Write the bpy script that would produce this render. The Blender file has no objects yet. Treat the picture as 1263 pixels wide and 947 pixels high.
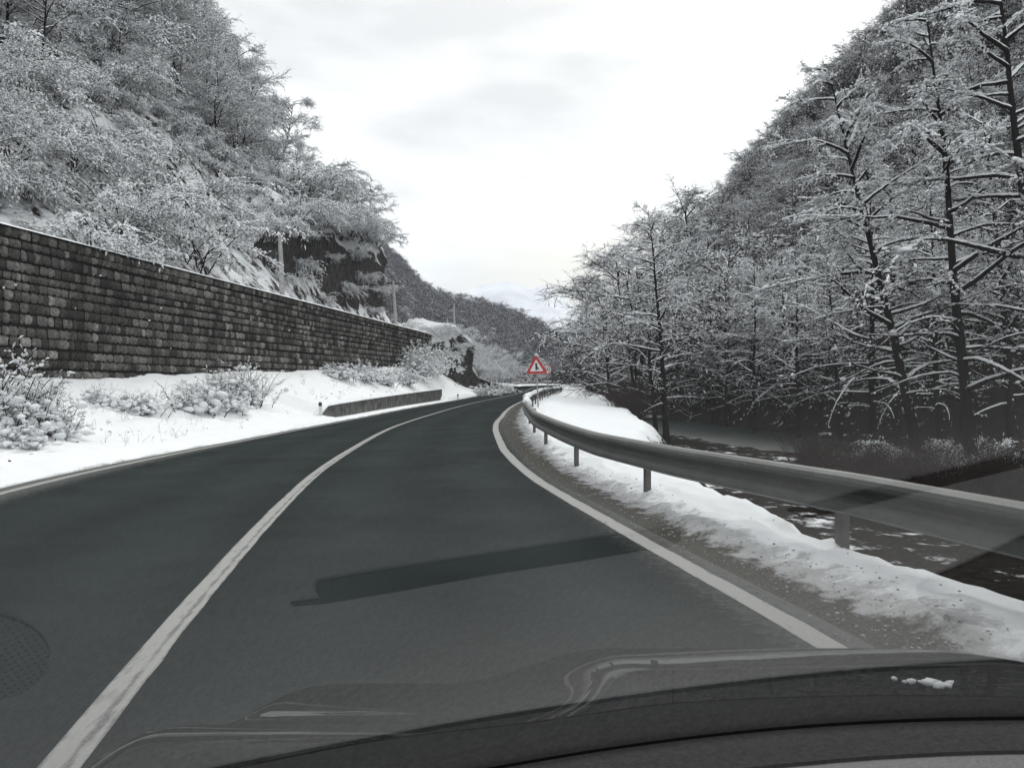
import bpy, math, random
import numpy as np
from mathutils import Vector, Matrix, Euler
R = math.radians
scene = bpy.context.scene
col = scene.collection

# ------------------------------------------------------------------ camera, sky, sun, exposure
F, CX, CY, CAMH = 980.0, 631.5, 473.5, 1.3
cam_data = bpy.data.cameras.new('camera')
cam_data.sensor_width = 36.0
cam_data.lens = F / 1263 * 36.0
cam_data.clip_start = 0.01
cam_data.clip_end = 20000
cam = bpy.data.objects.new('camera', cam_data)
cam.location = (0, 0, CAMH)
cam.rotation_euler = (R(90), 0, 0)
col.objects.link(cam)
scene.camera = cam

SUN_EL, SUN_AZ = 42.0, 12.0
world = bpy.data.worlds.new("World")
scene.world = world
world.use_nodes = True
wn, wl = world.node_tree.nodes, world.node_tree.links
bg = wn['Background']
sky = wn.new('ShaderNodeTexSky'); sky.sky_type = 'NISHITA'; sky.sun_disc = False
sky.sun_elevation = R(SUN_EL); sky.sun_rotation = R(SUN_AZ); sky.dust_density = 3
tc = wn.new('ShaderNodeTexCoord')
mp = wn.new('ShaderNodeMapping'); mp.inputs['Scale'].default_value = (1.0, 1.0, 3.2)
wl.new(tc.outputs['Generated'], mp.inputs['Vector'])
nz = wn.new('ShaderNodeTexNoise'); nz.inputs['Scale'].default_value = 2.6
nz.inputs['Detail'].default_value = 6; nz.inputs['Roughness'].default_value = .5
wl.new(mp.outputs[0], nz.inputs['Vector'])
cr = wn.new('ShaderNodeValToRGB')
cr.color_ramp.elements[0].position = .36; cr.color_ramp.elements[0].color = (5.3, 5.33, 5.37, 1)
cr.color_ramp.elements[1].position = .58; cr.color_ramp.elements[1].color = (8.2, 8.2, 8.2, 1)
wl.new(nz.outputs['Fac'], cr.inputs['Fac'])
# the warm break in the cloud, low down the valley
vd = wn.new('ShaderNodeVectorMath'); vd.operation = 'DOT_PRODUCT'
wl.new(tc.outputs['Generated'], vd.inputs[0]); vd.inputs[1].default_value = Vector((.075, 1, .105)).normalized()
mr = wn.new('ShaderNodeMapRange'); mr.inputs['From Min'].default_value = .985; mr.inputs['From Max'].default_value = 1.0
mr.inputs['To Min'].default_value = 0; mr.inputs['To Max'].default_value = .55
wl.new(vd.outputs['Value'], mr.inputs['Value'])
mw = wn.new('ShaderNodeMixRGB'); mw.inputs['Color2'].default_value = (6.9, 6.4, 4.9, 1)
wl.new(mr.outputs[0], mw.inputs['Fac']); wl.new(cr.outputs['Color'], mw.inputs['Color1'])
mx = wn.new('ShaderNodeMixRGB'); mx.inputs['Fac'].default_value = .95
wl.new(sky.outputs['Color'], mx.inputs['Color1']); wl.new(mw.outputs['Color'], mx.inputs['Color2'])
wl.new(mx.outputs['Color'], bg.inputs['Color'])
bg.inputs['Strength'].default_value = 0.1

sd = bpy.data.lights.new('sun', 'SUN'); sd.energy = 1.1; sd.angle = R(25); sd.color = (1.0, .97, .93)
sun = bpy.data.objects.new('sun', sd); col.objects.link(sun)
sv = Vector((math.sin(R(SUN_AZ)) * math.cos(R(SUN_EL)), math.cos(R(SUN_AZ)) * math.cos(R(SUN_EL)), math.sin(R(SUN_EL))))
sun.rotation_euler = sv.to_track_quat('Z', 'Y').to_euler()
scene.view_settings.view_transform = 'Standard'
scene.view_settings.look = 'None'
scene.view_settings.gamma = 1
scene.view_settings.exposure = 0.92
scene.cycles.max_bounces = 6
scene.cycles.diffuse_bounces = 2
scene.cycles.transparent_max_bounces = 12
scene.cycles.volume_bounces = 1

# ------------------------------------------------------------------ small numeric helpers
def ss(a, b, x):
    t = np.clip((np.asarray(x, float) - a) / (b - a), 0, 1)
    return t * t * (3 - 2 * t)

def _hash(ix, iy, seed):
    h = (ix.astype(np.int64) * 374761393 + iy.astype(np.int64) * 668265263 + seed * 974711) & 0x7fffffff
    h = ((h ^ (h >> 13)) * 1274126177) & 0x7fffffff
    return ((h ^ (h >> 16)) & 0xffff) / 65535.0

def vnoise(x, y, seed=0, octaves=4, rough=.5):
    x = np.asarray(x, float); y = np.asarray(y, float)
    out = np.zeros(np.broadcast(x, y).shape); amp = 1; tot = 0
    for k in range(octaves):
        fx, fy = np.floor(x), np.floor(y); ix, iy = fx.astype(int), fy.astype(int)
        tx, ty = x - fx, y - fy; tx = tx * tx * (3 - 2 * tx); ty = ty * ty * (3 - 2 * ty)
        a = _hash(ix, iy, seed + k); b = _hash(ix + 1, iy, seed + k)
        c = _hash(ix, iy + 1, seed + k); d = _hash(ix + 1, iy + 1, seed + k)
        out += amp * ((a + (b - a) * tx) + ((c + (d - c) * tx) - (a + (b - a) * tx)) * ty)
        tot += amp; amp *= rough; x = x * 2.03 + 17.1; y = y * 2.03 + 5.7
    return out / tot - .5

# ------------------------------------------------------------------ tagging / object helpers
def tag(o, label=None, cat=None, group=None, kind=None):
    if label: o['label'] = label
    if cat: o['category'] = cat
    if group: o['group'] = group
    if kind: o['kind'] = kind
    return o

def empty(name, loc=(0, 0, 0), rot=(0, 0, 0)):
    o = bpy.data.objects.new(name, None); col.objects.link(o)
    o.location = loc; o.rotation_euler = rot; o.empty_display_size = .2
    return o

def copy_tree(o, parent=None):
    c = o.copy(); col.objects.link(c)
    if parent is not None:
        c.parent = parent
    for ch in list(o.children):
        copy_tree(ch, c)
    return c

class MB:
    """collects vertex and face arrays; build() links them as ONE mesh object"""
    def __init__(s): s.v = []; s.f = []; s.m = []; s.n = 0; s.attr = []
    def add(s, v, f, mat=0):
        v = np.asarray(v, float).reshape(-1, 3); f = np.asarray(f, int)
        if len(f) == 0: return
        s.v.append(v); s.f.append(f + s.n); s.m.append(np.full(len(f), mat)); s.n += len(v)
    def mesh(s, name, mats, smooth=True, attrs=None):
        me = bpy.data.meshes.new(name)
        v = np.concatenate(s.v).astype(np.float32)
        loops = np.concatenate([a.ravel() for a in s.f]).astype(np.int32)
        sizes = np.concatenate([np.full(len(a), a.shape[1]) for a in s.f])
        starts = np.concatenate([[0], np.cumsum(sizes)[:-1]]).astype(np.int32)
        me.vertices.add(len(v)); me.vertices.foreach_set('co', v.ravel())
        me.loops.add(len(loops)); me.loops.foreach_set('vertex_index', loops)
        me.polygons.add(len(sizes)); me.polygons.foreach_set('loop_start', starts)
        me.polygons.foreach_set('material_index', np.concatenate(s.m).astype(np.int32))
        me.polygons.foreach_set('use_smooth', np.full(len(sizes), smooth))
        for m in (mats if isinstance(mats, (list, tuple)) else [mats]): me.materials.append(m)
        if attrs:
            for k, a in attrs.items():
                at = me.attributes.new(k, 'FLOAT', 'POINT'); at.data.foreach_set('value', np.asarray(a, np.float32))
        me.update(); me.validate()
        return me
    def build(s, name, mats, parent=None, smooth=True, attrs=None):
        o = bpy.data.objects.new(name, s.mesh(name, mats, smooth, attrs)); col.objects.link(o)
        if parent is not None: o.parent = parent
        return o

def box(mb, x0, x1, y0, y1, z0, z1, M=None, mat=0):
    v = np.array([(x, y, z) for z in (z0, z1) for y in (y0, y1) for x in (x0, x1)], float)
    if M is not None: v = np.array([tuple(M @ Vector(p)) for p in v])
    mb.add(v, [(0, 2, 3, 1), (4, 5, 7, 6), (0, 1, 5, 4), (2, 6, 7, 3), (0, 4, 6, 2), (1, 3, 7, 5)], mat)

def tube(mb, pts, rad, n=6, mat=0, cap=True):
    P = np.asarray(pts, float); rad = np.broadcast_to(np.asarray(rad, float), (len(P),))
    T = np.gradient(P, axis=0); T /= np.linalg.norm(T, axis=1)[:, None] + 1e-9
    ref = np.where(np.abs(T[:, 2:3]) > .93, np.array([[1., 0, 0]]), np.array([[0., 0, 1]]))
    A = np.cross(T, ref); A /= np.linalg.norm(A, axis=1)[:, None] + 1e-9
    B = np.cross(A, T)
    a = np.linspace(0, 2 * np.pi, n, endpoint=False)
    V = P[:, None] + rad[:, None, None] * (A[:, None] * np.cos(a)[None, :, None] + B[:, None] * np.sin(a)[None, :, None])
    k = len(P); i = np.arange(k - 1)[:, None] * n; j = np.arange(n)[None]; jn = (j + 1) % n
    f = np.stack([i + j, i + n + j, i + n + jn, i + jn], -1).reshape(-1, 4)
    mb.add(V.reshape(-1, 3), f, mat)
    if cap:
        mb.add(V[-1], [list(range(n))], mat); mb.add(V[0], [list(range(n))[::-1]], mat)

def grid(mb, V, mat=0, flip=False):
    a, b = V.shape[:2]
    i = np.arange(a - 1)[:, None] * b; j = np.arange(b - 1)[None]
    f = np.stack([i + j, i + j + 1, i + b + j + 1, i + b + j], -1).reshape(-1, 4)
    if flip: f = f[:, ::-1]
    mb.add(V.reshape(-1, 3), f, mat)

def ico(sub):
    import bmesh
    bm = bmesh.new(); bmesh.ops.create_icosphere(bm, subdivisions=sub, radius=1)
    bm.verts.ensure_lookup_table()
    v = np.array([p.co[:] for p in bm.verts]); f = np.array([[q.index for q in p.verts] for p in bm.faces])
    bm.free(); return v, f
ICO = {1: ico(1), 2: ico(2), 3: ico(3)}

def blobs(mb, cen, rad, rng, squash=.7, sub=1, rough=.25, mat=0, stretch=None):
    """lumpy flattened snow lumps, one per centre"""
    v0, f0 = ICO[sub]; n = len(cen)
    if n == 0: return
    cen = np.asarray(cen, float); rad = np.broadcast_to(np.asarray(rad, float), (n,))
    d = 1 + rough * (rng.random((n, len(v0))) - .5) * (2 if sub == 1 else .8)
    if sub > 1:
        ph = rng.random((n, 3)) * 6.3
        w = np.sin(v0[None] * 3.1 + ph[:, None]).prod(-1) if False else np.sin(v0[None, :, 0] * 3.3 + ph[:, :1]) + np.sin(v0[None, :, 1] * 3.7 + ph[:, 1:2]) + np.sin(v0[None, :, 2] * 3.1 + ph[:, 2:])
        d = d + rough * .35 * w
    V = v0[None] * d[..., None]
    sc = np.stack([.8 + .5 * rng.random(n), .8 + .5 * rng.random(n), np.full(n, squash)], -1)
    V = V * sc[:, None]
    a = rng.random(n) * 6.28; c, s_ = np.cos(a)[:, None], np.sin(a)[:, None]
    V = np.stack([V[..., 0] * c - V[..., 1] * s_, V[..., 0] * s_ + V[..., 1] * c, V[..., 2]], -1)
    V = V * rad[:, None, None] + cen[:, None]
    f = (f0[None] + np.arange(n)[:, None, None] * len(v0)).reshape(-1, 3)
    mb.add(V.reshape(-1, 3), f, mat)

# ------------------------------------------------------------------ materials
def nodes(name):
    m = bpy.data.materials.new(name); m.use_nodes = True
    return m, m.node_tree.nodes, m.node_tree.links, m.node_tree.nodes['Principled BSDF']

def N(ns, t, **kw):
    n = ns.new(t)
    for k, v in kw.items():
        if k in n.inputs: n.inputs[k].default_value = v
        else: setattr(n, k, v)
    return n

def noise(ns, ls, scale, detail=4, rough=.55, coord=None, vscale=None):
    t = N(ns, 'ShaderNodeTexNoise'); t.inputs['Scale'].default_value = scale
    t.inputs['Detail'].default_value = detail; t.inputs['Roughness'].default_value = rough
    if coord is None:
        c = N(ns, 'ShaderNodeTexCoord'); coord = c.outputs['Object']
    if vscale:
        mp = N(ns, 'ShaderNodeMapping'); mp.inputs['Scale'].default_value = vscale
        ls.new(coord, mp.inputs['Vector']); coord = mp.outputs[0]
    ls.new(coord, t.inputs['Vector'])
    return t

def ramp(ns, ls, src, stops):
    r = N(ns, 'ShaderNodeValToRGB'); e = r.color_ramp.elements
    while len(e) < len(stops): e.new(.5)
    for el, (p, c) in zip(e, stops):
        el.position = p; el.color = (c, c, c, 1) if isinstance(c, (int, float)) else (*c, 1)
    ls.new(src, r.inputs['Fac']); return r

def mixc(ns, ls, fac, a, b):
    m = N(ns, 'ShaderNodeMixRGB')
    for k, v in (('Fac', fac), ('Color1', a), ('Color2', b)):
        if isinstance(v, (int, float)): m.inputs[k].default_value = v
        elif isinstance(v, tuple): m.inputs[k].default_value = (*v, 1)
        else: ls.new(v, m.inputs[k])
    return m

def bump(ns, ls, p, src, strength, dist):
    b = N(ns, 'ShaderNodeBump'); b.inputs['Strength'].default_value = strength; b.inputs['Distance'].default_value = dist
    ls.new(src, b.inputs['Height']); ls.new(b.outputs[0], p.inputs['Normal']); return b

def simple(name, c, rough=.7, metal=0, nscale=None, var=.15, bmp=0):
    m, ns, ls, p = nodes(name)
    p.inputs['Roughness'].default_value = rough; p.inputs['Metallic'].default_value = metal
    if rough >= .8: p.inputs['Specular IOR Level'].default_value = 0
    if nscale:
        t = noise(ns, ls, nscale)
        r = ramp(ns, ls, t.outputs['Fac'], [(.3, tuple(x * (1 - var) for x in c)), (.7, tuple(min(1, x * (1 + var)) for x in c))])
        ls.new(r.outputs[0], p.inputs['Base Color'])
        if bmp: bump(ns, ls, p, t.outputs['Fac'], bmp, .02)
    else:
        p.inputs['Base Color'].default_value = (*c, 1)
    return m

SNOW = (.80, .82, .84)
M = {}
def mat_snow():
    m, ns, ls, p = nodes('snow')
    t = noise(ns, ls, 3.0, 6, .6)
    r = ramp(ns, ls, t.outputs['Fac'], [(.3, (.74, .765, .79)), (.7, (.84, .855, .87))])
    ls.new(r.outputs[0], p.inputs['Base Color']); p.inputs['Roughness'].default_value = .75
    p.inputs['Specular IOR Level'].default_value = .2
    t2 = noise(ns, ls, 22, 5, .65); bump(ns, ls, p, t2.outputs['Fac'], .35, .03)
    return m
M['snow'] = mat_snow()
M['snow_far'] = simple('snow_light', (.80, .82, .84), .9)
M['bark'] = simple('bark', (.035, .03, .028), .9, nscale=8, var=.4, bmp=.4)
M['twig'] = simple('twig', (.020, .018, .017), .95)
M['far_twig'] = simple('far_twig', (.045, .042, .050), .95)
M['brown_twig'] = simple('brown_twig', (.055, .045, .042), .9)

def mat_branch_snow(lo=.44, hi=.54):
    """bark with snow lying on whatever faces upward"""
    m, ns, ls, p = nodes('bark_under_snow')
    g = N(ns, 'ShaderNodeNewGeometry'); sx = N(ns, 'ShaderNodeSeparateXYZ'); ls.new(g.outputs['Normal'], sx.inputs[0])
    t = noise(ns, ls, 5, 3)
    a = N(ns, 'ShaderNodeMath', operation='MULTIPLY_ADD'); ls.new(t.outputs['Fac'], a.inputs[0]); a.inputs[1].default_value = .9
    ls.new(sx.outputs['Z'], a.inputs[2])
    r = ramp(ns, ls, a.outputs[0], [(lo, 0.0), (hi, 1.0)])
    c = mixc(ns, ls, r.outputs[0], (.017, .015, .014), SNOW)
    ls.new(c.outputs[0], p.inputs['Base Color']); p.inputs['Roughness'].default_value = .85; p.inputs['Specular IOR Level'].default_value = .0
    return m
M['limb'] = mat_branch_snow(); M['trunk'] = mat_branch_snow(.68, .78)

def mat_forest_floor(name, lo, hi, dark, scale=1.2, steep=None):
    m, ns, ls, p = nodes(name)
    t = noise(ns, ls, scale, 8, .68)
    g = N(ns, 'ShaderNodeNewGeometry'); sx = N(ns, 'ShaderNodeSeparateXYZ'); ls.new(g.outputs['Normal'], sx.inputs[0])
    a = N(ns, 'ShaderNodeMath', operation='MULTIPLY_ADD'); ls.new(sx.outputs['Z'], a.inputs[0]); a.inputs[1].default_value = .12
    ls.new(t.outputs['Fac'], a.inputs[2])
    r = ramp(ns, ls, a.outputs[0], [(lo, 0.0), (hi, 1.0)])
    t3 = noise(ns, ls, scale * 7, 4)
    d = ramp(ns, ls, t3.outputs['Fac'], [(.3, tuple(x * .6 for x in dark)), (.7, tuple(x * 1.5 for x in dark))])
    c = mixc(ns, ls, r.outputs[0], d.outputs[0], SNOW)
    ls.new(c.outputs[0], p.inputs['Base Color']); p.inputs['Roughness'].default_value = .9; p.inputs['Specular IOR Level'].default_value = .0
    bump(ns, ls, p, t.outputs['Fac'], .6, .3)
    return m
M['slope_left'] = mat_forest_floor('snowy_slope', .50, .60, (.05, .045, .04), 1.1)
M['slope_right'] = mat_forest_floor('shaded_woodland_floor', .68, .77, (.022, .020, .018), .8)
M['slope_far'] = mat_forest_floor('far_slope', .60, .80, (.05, .047, .05), .15)

def mat_asphalt():
    m, ns, ls, p = nodes('wet_asphalt')
    t = noise(ns, ls, 60, 4, .7); t2 = noise(ns, ls, .6, 4, .6)
    r1 = ramp(ns, ls, t.outputs['Fac'], [(.3, (.0185, .0235, .0235)), (.72, (.037, .0435, .0435))])
    at = N(ns, 'ShaderNodeAttribute', attribute_name='off')
    # wheel tracks polished a little lighter
    s1 = N(ns, 'ShaderNodeMath', operation='MULTIPLY'); ls.new(at.outputs['Fac'], s1.inputs[0]); s1.inputs[1].default_value = 4.1
    s2 = N(ns, 'ShaderNodeMath', operation='COSINE'); ls.new(s1.outputs[0], s2.inputs[0])
    s3 = N(ns, 'ShaderNodeMath', operation='MULTIPLY_ADD'); ls.new(s2.outputs[0], s3.inputs[0]); s3.inputs[1].default_value = -.10; ls.new(t2.outputs['Fac'], s3.inputs[2])
    r2 = ramp(ns, ls, s3.outputs[0], [(.3, .82), (.7, 1.22)])
    mu = N(ns, 'ShaderNodeMixRGB', blend_type='MULTIPLY'); mu.inputs['Fac'].default_value = 1
    ls.new(r1.outputs[0], mu.inputs['Color1']); ls.new(r2.outputs[0], mu.inputs['Color2'])
    # slush spray along the edges
    ab = N(ns, 'ShaderNodeMath', operation='ABSOLUTE'); ls.new(at.outputs['Fac'], ab.inputs[0])
    t3 = noise(ns, ls, 14, 6, .75)
    ad = N(ns, 'ShaderNodeMath', operation='MULTIPLY_ADD'); ls.new(t3.outputs['Fac'], ad.inputs[0]); ad.inputs[1].default_value = .9; ls.new(ab.outputs[0], ad.inputs[2])
    r3 = ramp(ns, ls, ad.outputs[0], [(0.0, 0.0), (1.0, 1.0)])
    mr_ = N(ns, 'ShaderNodeMapRange'); mr_.inputs['From Min'].default_value = 3.45; mr_.inputs['From Max'].default_value = 3.9
    mr_.inputs['To Min'].default_value = 0; mr_.inputs['To Max'].default_value = .35; ls.new(ad.outputs[0], mr_.inputs['Value'])
    c = mixc(ns, ls, mr_.outputs[0], mu.outputs[0], (.30, .30, .29))
    ls.new(c.outputs[0], p.inputs['Base Color'])
    rr = ramp(ns, ls, t2.outputs['Fac'], [(.3, .6), (.7, .8)]); ls.new(rr.outputs[0], p.inputs['Roughness'])
    p.inputs['Specular IOR Level'].default_value = .0
    bump(ns, ls, p, t.outputs['Fac'], .25, .01)
    return m
M['asphalt'] = mat_asphalt()

def mat_paint(worn):
    m, ns, ls, p = nodes('road_paint')
    t = noise(ns, ls, 9, 8, .75, vscale=(1.6, .35, 1)); t2 = noise(ns, ls, 70, 3)
    at = N(ns, 'ShaderNodeAttribute', attribute_name='across')
    d0 = N(ns, 'ShaderNodeMath', operation='SUBTRACT'); ls.new(at.outputs['Fac'], d0.inputs[0]); d0.inputs[1].default_value = .64
    d1 = N(ns, 'ShaderNodeMath', operation='ABSOLUTE'); ls.new(d0.outputs[0], d1.inputs[0])
    d2 = N(ns, 'ShaderNodeMapRange'); ls.new(d1.outputs[0], d2.inputs['Value']); d2.inputs['From Min'].default_value = .0; d2.inputs['From Max'].default_value = .17
    d2.inputs['To Min'].default_value = -.22 * (worn > .8); d2.inputs['To Max'].default_value = 0.0
    e0 = N(ns, 'ShaderNodeMath', operation='SUBTRACT'); ls.new(at.outputs['Fac'], e0.inputs[0]); e0.inputs[1].default_value = .5
    e1 = N(ns, 'ShaderNodeMath', operation='ABSOLUTE'); ls.new(e0.outputs[0], e1.inputs[0])
    e2 = N(ns, 'ShaderNodeMapRange'); ls.new(e1.outputs[0], e2.inputs['Value']); e2.inputs['From Min'].default_value = .38; e2.inputs['From Max'].default_value = .5
    e2.inputs['To Min'].default_value = 0; e2.inputs['To Max'].default_value = -.16
    s1 = N(ns, 'ShaderNodeMath', operation='ADD'); ls.new(d2.outputs[0], s1.inputs[0]); ls.new(e2.outputs[0], s1.inputs[1])
    s2 = N(ns, 'ShaderNodeMath', operation='ADD'); ls.new(s1.outputs[0], s2.inputs[0]); ls.new(t.outputs['Fac'], s2.inputs[1])
    r = ramp(ns, ls, s2.outputs[0], [(.30, 0.0), (.34 + .12 * worn, 1.0)])
    c = mixc(ns, ls, r.outputs[0], (.07, .072, .07), (.38, .38, .355))
    c2 = mixc(ns, ls, .25, c.outputs[0], (.3, .3, .3)); ls.new(t2.outputs['Fac'], c2.inputs['Fac'])
    ls.new(c2.outputs[0], p.inputs['Base Color']); p.inputs['Roughness'].default_value = .65; p.inputs['Specular IOR Level'].default_value = .0
    return m
M['paint'] = mat_paint(1.0)
M['paint_edge'] = mat_paint(.5)

def mat_verge():
    """asphalt crumb and gravel, then slush, then clean snow, by distance from the edge line"""
    m, ns, ls, p = nodes('verge_gravel_and_snow')
    at = N(ns, 'ShaderNodeAttribute', attribute_name='off')
    t = noise(ns, ls, 4.5, 8, .72); t2 = noise(ns, ls, 45, 5, .7)
    ad = N(ns, 'ShaderNodeMath', operation='MULTIPLY_ADD'); ls.new(t.outputs['Fac'], ad.inputs[0]); ad.inputs[1].default_value = .95; ls.new(at.outputs['Fac'], ad.inputs[2])
    mr_ = N(ns, 'ShaderNodeMapRange'); mr_.inputs['From Min'].default_value = 1.0; mr_.inputs['From Max'].default_value = 1.42
    ls.new(ad.outputs[0], mr_.inputs['Value'])
    g = ramp(ns, ls, t2.outputs['Fac'], [(.25, (.03, .029, .026)), (.5, (.08, .077, .07)), (.78, (.17, .165, .15))])
    sr = ramp(ns, ls, mr_.outputs[0], [(.0, 0.0), (.3, .42), (.6, .50), (1.0, 1.0)])
    c0 = mixc(ns, ls, sr.outputs[0], g.outputs[0], SNOW)
    af = N(ns, 'ShaderNodeAttribute', attribute_name='fall')
    fd = N(ns, 'ShaderNodeMath', operation='MULTIPLY_ADD'); ls.new(t.outputs['Fac'], fd.inputs[0]); fd.inputs[1].default_value = .6; ls.new(af.outputs['Fac'], fd.inputs[2])
    mf = N(ns, 'ShaderNodeMapRange'); mf.inputs['From Min'].default_value = .44; mf.inputs['From Max'].default_value = .52; ls.new(fd.outputs[0], mf.inputs['Value'])
    c = mixc(ns, ls, mf.outputs[0], c0.outputs[0], (.035, .032, .028))
    ls.new(c.outputs[0], p.inputs['Base Color']); p.inputs['Roughness'].default_value = .8; p.inputs['Specular IOR Level'].default_value = .0
    bump(ns, ls, p, t2.outputs['Fac'], .5, .03)
    return m
M['verge'] = mat_verge()

def mat_bank():
    m, ns, ls, p = nodes('roadside_snow')
    at = N(ns, 'ShaderNodeAttribute', attribute_name='off')
    t = noise(ns, ls, 2.2, 8, .7); t2 = noise(ns, ls, 25, 5, .65)
    ad = N(ns, 'ShaderNodeMath', operation='MULTIPLY_ADD'); ls.new(t2.outputs['Fac'], ad.inputs[0]); ad.inputs[1].default_value = .16; ls.new(at.outputs['Fac'], ad.inputs[2])
    mr_ = N(ns, 'ShaderNodeMapRange'); mr_.inputs['From Min'].default_value = .30; mr_.inputs['From Max'].default_value = .40
    ls.new(ad.outputs[0], mr_.inputs['Value'])
    r = ramp(ns, ls, t.outputs['Fac'], [(.3, (.76, .78, .80)), (.7, (.86, .87, .88))])
    c = mixc(ns, ls, mr_.outputs[0], (.11, .11, .10), r.outputs[0])
    ls.new(c.outputs[0], p.inputs['Base Color']); p.inputs['Roughness'].default_value = .75
    p.inputs['Specular IOR Level'].default_value = .2
    bump(ns, ls, p, t2.outputs['Fac'], .4, .03)
    return m
M['bank'] = mat_bank()

def mat_stone():
    m, ns, ls, p = nodes('rough_stone_block')
    at = N(ns, 'ShaderNodeAttribute', attribute_name='shade')
    t = noise(ns, ls, 3.2, 6, .7); t2 = noise(ns, ls, 14, 5, .7)
    ts = noise(ns, ls, 1.0, 5, .65, vscale=(1.3, 1.3, .22))
    b = ramp(ns, ls, at.outputs['Fac'], [(0, (.062, .061, .057)), (.3, (.14, .137, .128)), (.65, (.22, .215, .20)), (1, (.36, .35, .33))])
    r = ramp(ns, ls, t2.outputs['Fac'], [(.3, .35), (.7, 1.6)])
    mu = N(ns, 'ShaderNodeMixRGB', blend_type='MULTIPLY'); mu.inputs['Fac'].default_value = 1
    ls.new(b.outputs[0], mu.inputs['Color1']); ls.new(r.outputs[0], mu.inputs['Color2'])
    st = ramp(ns, ls, ts.outputs['Fac'], [(.46, 0.0), (.66, .7)])
    c = mixc(ns, ls, st.outputs[0], mu.outputs[0], (.028, .028, .025))
    ls.new(c.outputs[0], p.inputs['Base Color']); p.inputs['Roughness'].default_value = .9; p.inputs['Specular IOR Level'].default_value = .0
    bump(ns, ls, p, t2.outputs['Fac'], .7, .04)
    return m
M['stone'] = mat_stone()
M['concrete'] = simple('weathered_concrete', (.13, .13, .125), .85, nscale=3, var=.5, bmp=.3)
M['joint'] = simple('dark_joint', (.02, .02, .019), .95)

def mat_rock(lo=.72):
    m, ns, ls, p = nodes('wet_rock_with_snow')
    t = noise(ns, ls, .9, 9, .7); t2 = noise(ns, ls, 6, 6, .7, vscale=(1, 1, .35))
    g = N(ns, 'ShaderNodeNewGeometry'); sx = N(ns, 'ShaderNodeSeparateXYZ'); ls.new(g.outputs['Normal'], sx.inputs[0])
    a = N(ns, 'ShaderNodeMath', operation='MULTIPLY_ADD'); ls.new(t.outputs['Fac'], a.inputs[0]); a.inputs[1].default_value = .9; ls.new(sx.outputs['Z'], a.inputs[2])
    r = ramp(ns, ls, a.outputs[0], [(lo, 0.0), (lo + .1, 1.0)])
    d = ramp(ns, ls, t2.outputs['Fac'], [(.3, (.024, .023, .022)), (.5, (.07, .068, .064)), (.7, (.16, .155, .148))])
    c = mixc(ns, ls, r.outputs[0], d.outputs[0], SNOW)
    ls.new(c.outputs[0], p.inputs['Base Color']); p.inputs['Roughness'].default_value = .8; p.inputs['Specular IOR Level'].default_value = .0
    bump(ns, ls, p, t2.outputs['Fac'], .8, .25)
    return m
M['rock'] = mat_rock(); M['rock_snowy'] = mat_rock(.74)

def mat_galv():
    m, ns, ls, p = nodes('galvanised_steel')
    t = noise(ns, ls, 2.5, 6, .65); t2 = noise(ns, ls, 9, 6, .7, vscale=(1, 1, .3))
    r = ramp(ns, ls, t.outputs['Fac'], [(.3, (.072, .077, .075)), (.7, (.115, .12, .115))])
    st = ramp(ns, ls, t2.outputs['Fac'], [(.55, 0.0), (.75, .6)])
    c = mixc(ns, ls, st.outputs[0], r.outputs[0], (.07, .068, .06))
    ls.new(c.outputs[0], p.inputs['Base Color']); p.inputs['Metallic'].default_value = .1; p.inputs['Roughness'].default_value = .55; p.inputs['Specular IOR Level'].default_value = .25
    return m
M['galv'] = mat_galv()
M['steel_post'] = simple('post_steel', (.085, .085, .08), .6, .3, nscale=6, var=.3)
M['red'] = simple('sign_red', (.42, .022, .03), .45)
M['white'] = simple('sign_white', (.68, .68, .68), .45)
M['black'] = simple('sign_black', (.012, .012, .012), .5)
M['pole_grey'] = simple('pole_grey', (.30, .31, .31), .5, .3)
M['pole_pale'] = simple('pale_concrete_pole', (.42, .42, .41), .8, nscale=3, var=.2)
M['dark_metal'] = simple('dark_box', (.03, .03, .032), .6)

def mat_water():
    m, ns, ls, p = nodes('river_water')
    p.inputs['Base Color'].default_value = (.034, .047, .044, 1); p.inputs['Roughness'].default_value = .3
    t = noise(ns, ls, 1.8, 5, .6, vscale=(1, .5, 1)); bump(ns, ls, p, t.outputs['Fac'], .6, .25)
    return m
M['water'] = mat_water()

# ------------------------------------------------------------------ road geometry (plan)
def zr(y): return np.clip(.007 * (np.asarray(y, float) - 35), 0, 1.0)
def bankf(y): return .045 * ss(9, 24, y) * (1 - ss(50, 85, y))

key = [(0.9, -60), (.85, -40), (.6, -22), (.1, -10), (-1.09, 0)]
key = [(1.2, -60), (1.1, -40), (.75, -22), (.05, -9), (-1.09, 0)]
key += [(-1.575, 2.9), (-1.90, 4.78), (-2.40, 8.05), (-2.96, 12.7), (-3.47, 20.7), (-3.575, 26.5), (-3.35, 36.0), (-2.80, 45), (-2.08, 53.4), (-.55, 68)]
key += [(1.3, 90), (2.4, 110), (4.0, 140), (6.2, 170), (10.5, 200), (20, 224), (36, 240), (62, 252), (115, 264), (180, 272)]
key = np.array(key, float)
def catmull(K, step):
    out = []
    for i in range(len(K) - 1):
        p0 = K[max(i - 1, 0)]; p1 = K[i]; p2 = K[i + 1]; p3 = K[min(i + 2, len(K) - 1)]
        n = max(2, int(np.linalg.norm(p2 - p1) / step)); t = np.linspace(0, 1, n, endpoint=False)[:, None]
        out.append(.5 * ((2 * p1) + (-p0 + p2) * t + (2 * p0 - 5 * p1 + 4 * p2 - p3) * t ** 2 + (-p0 + 3 * p1 - 3 * p2 + p3) * t ** 3))
    return np.concatenate(out + [K[-1:]])
CL = catmull(key, .25)
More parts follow.
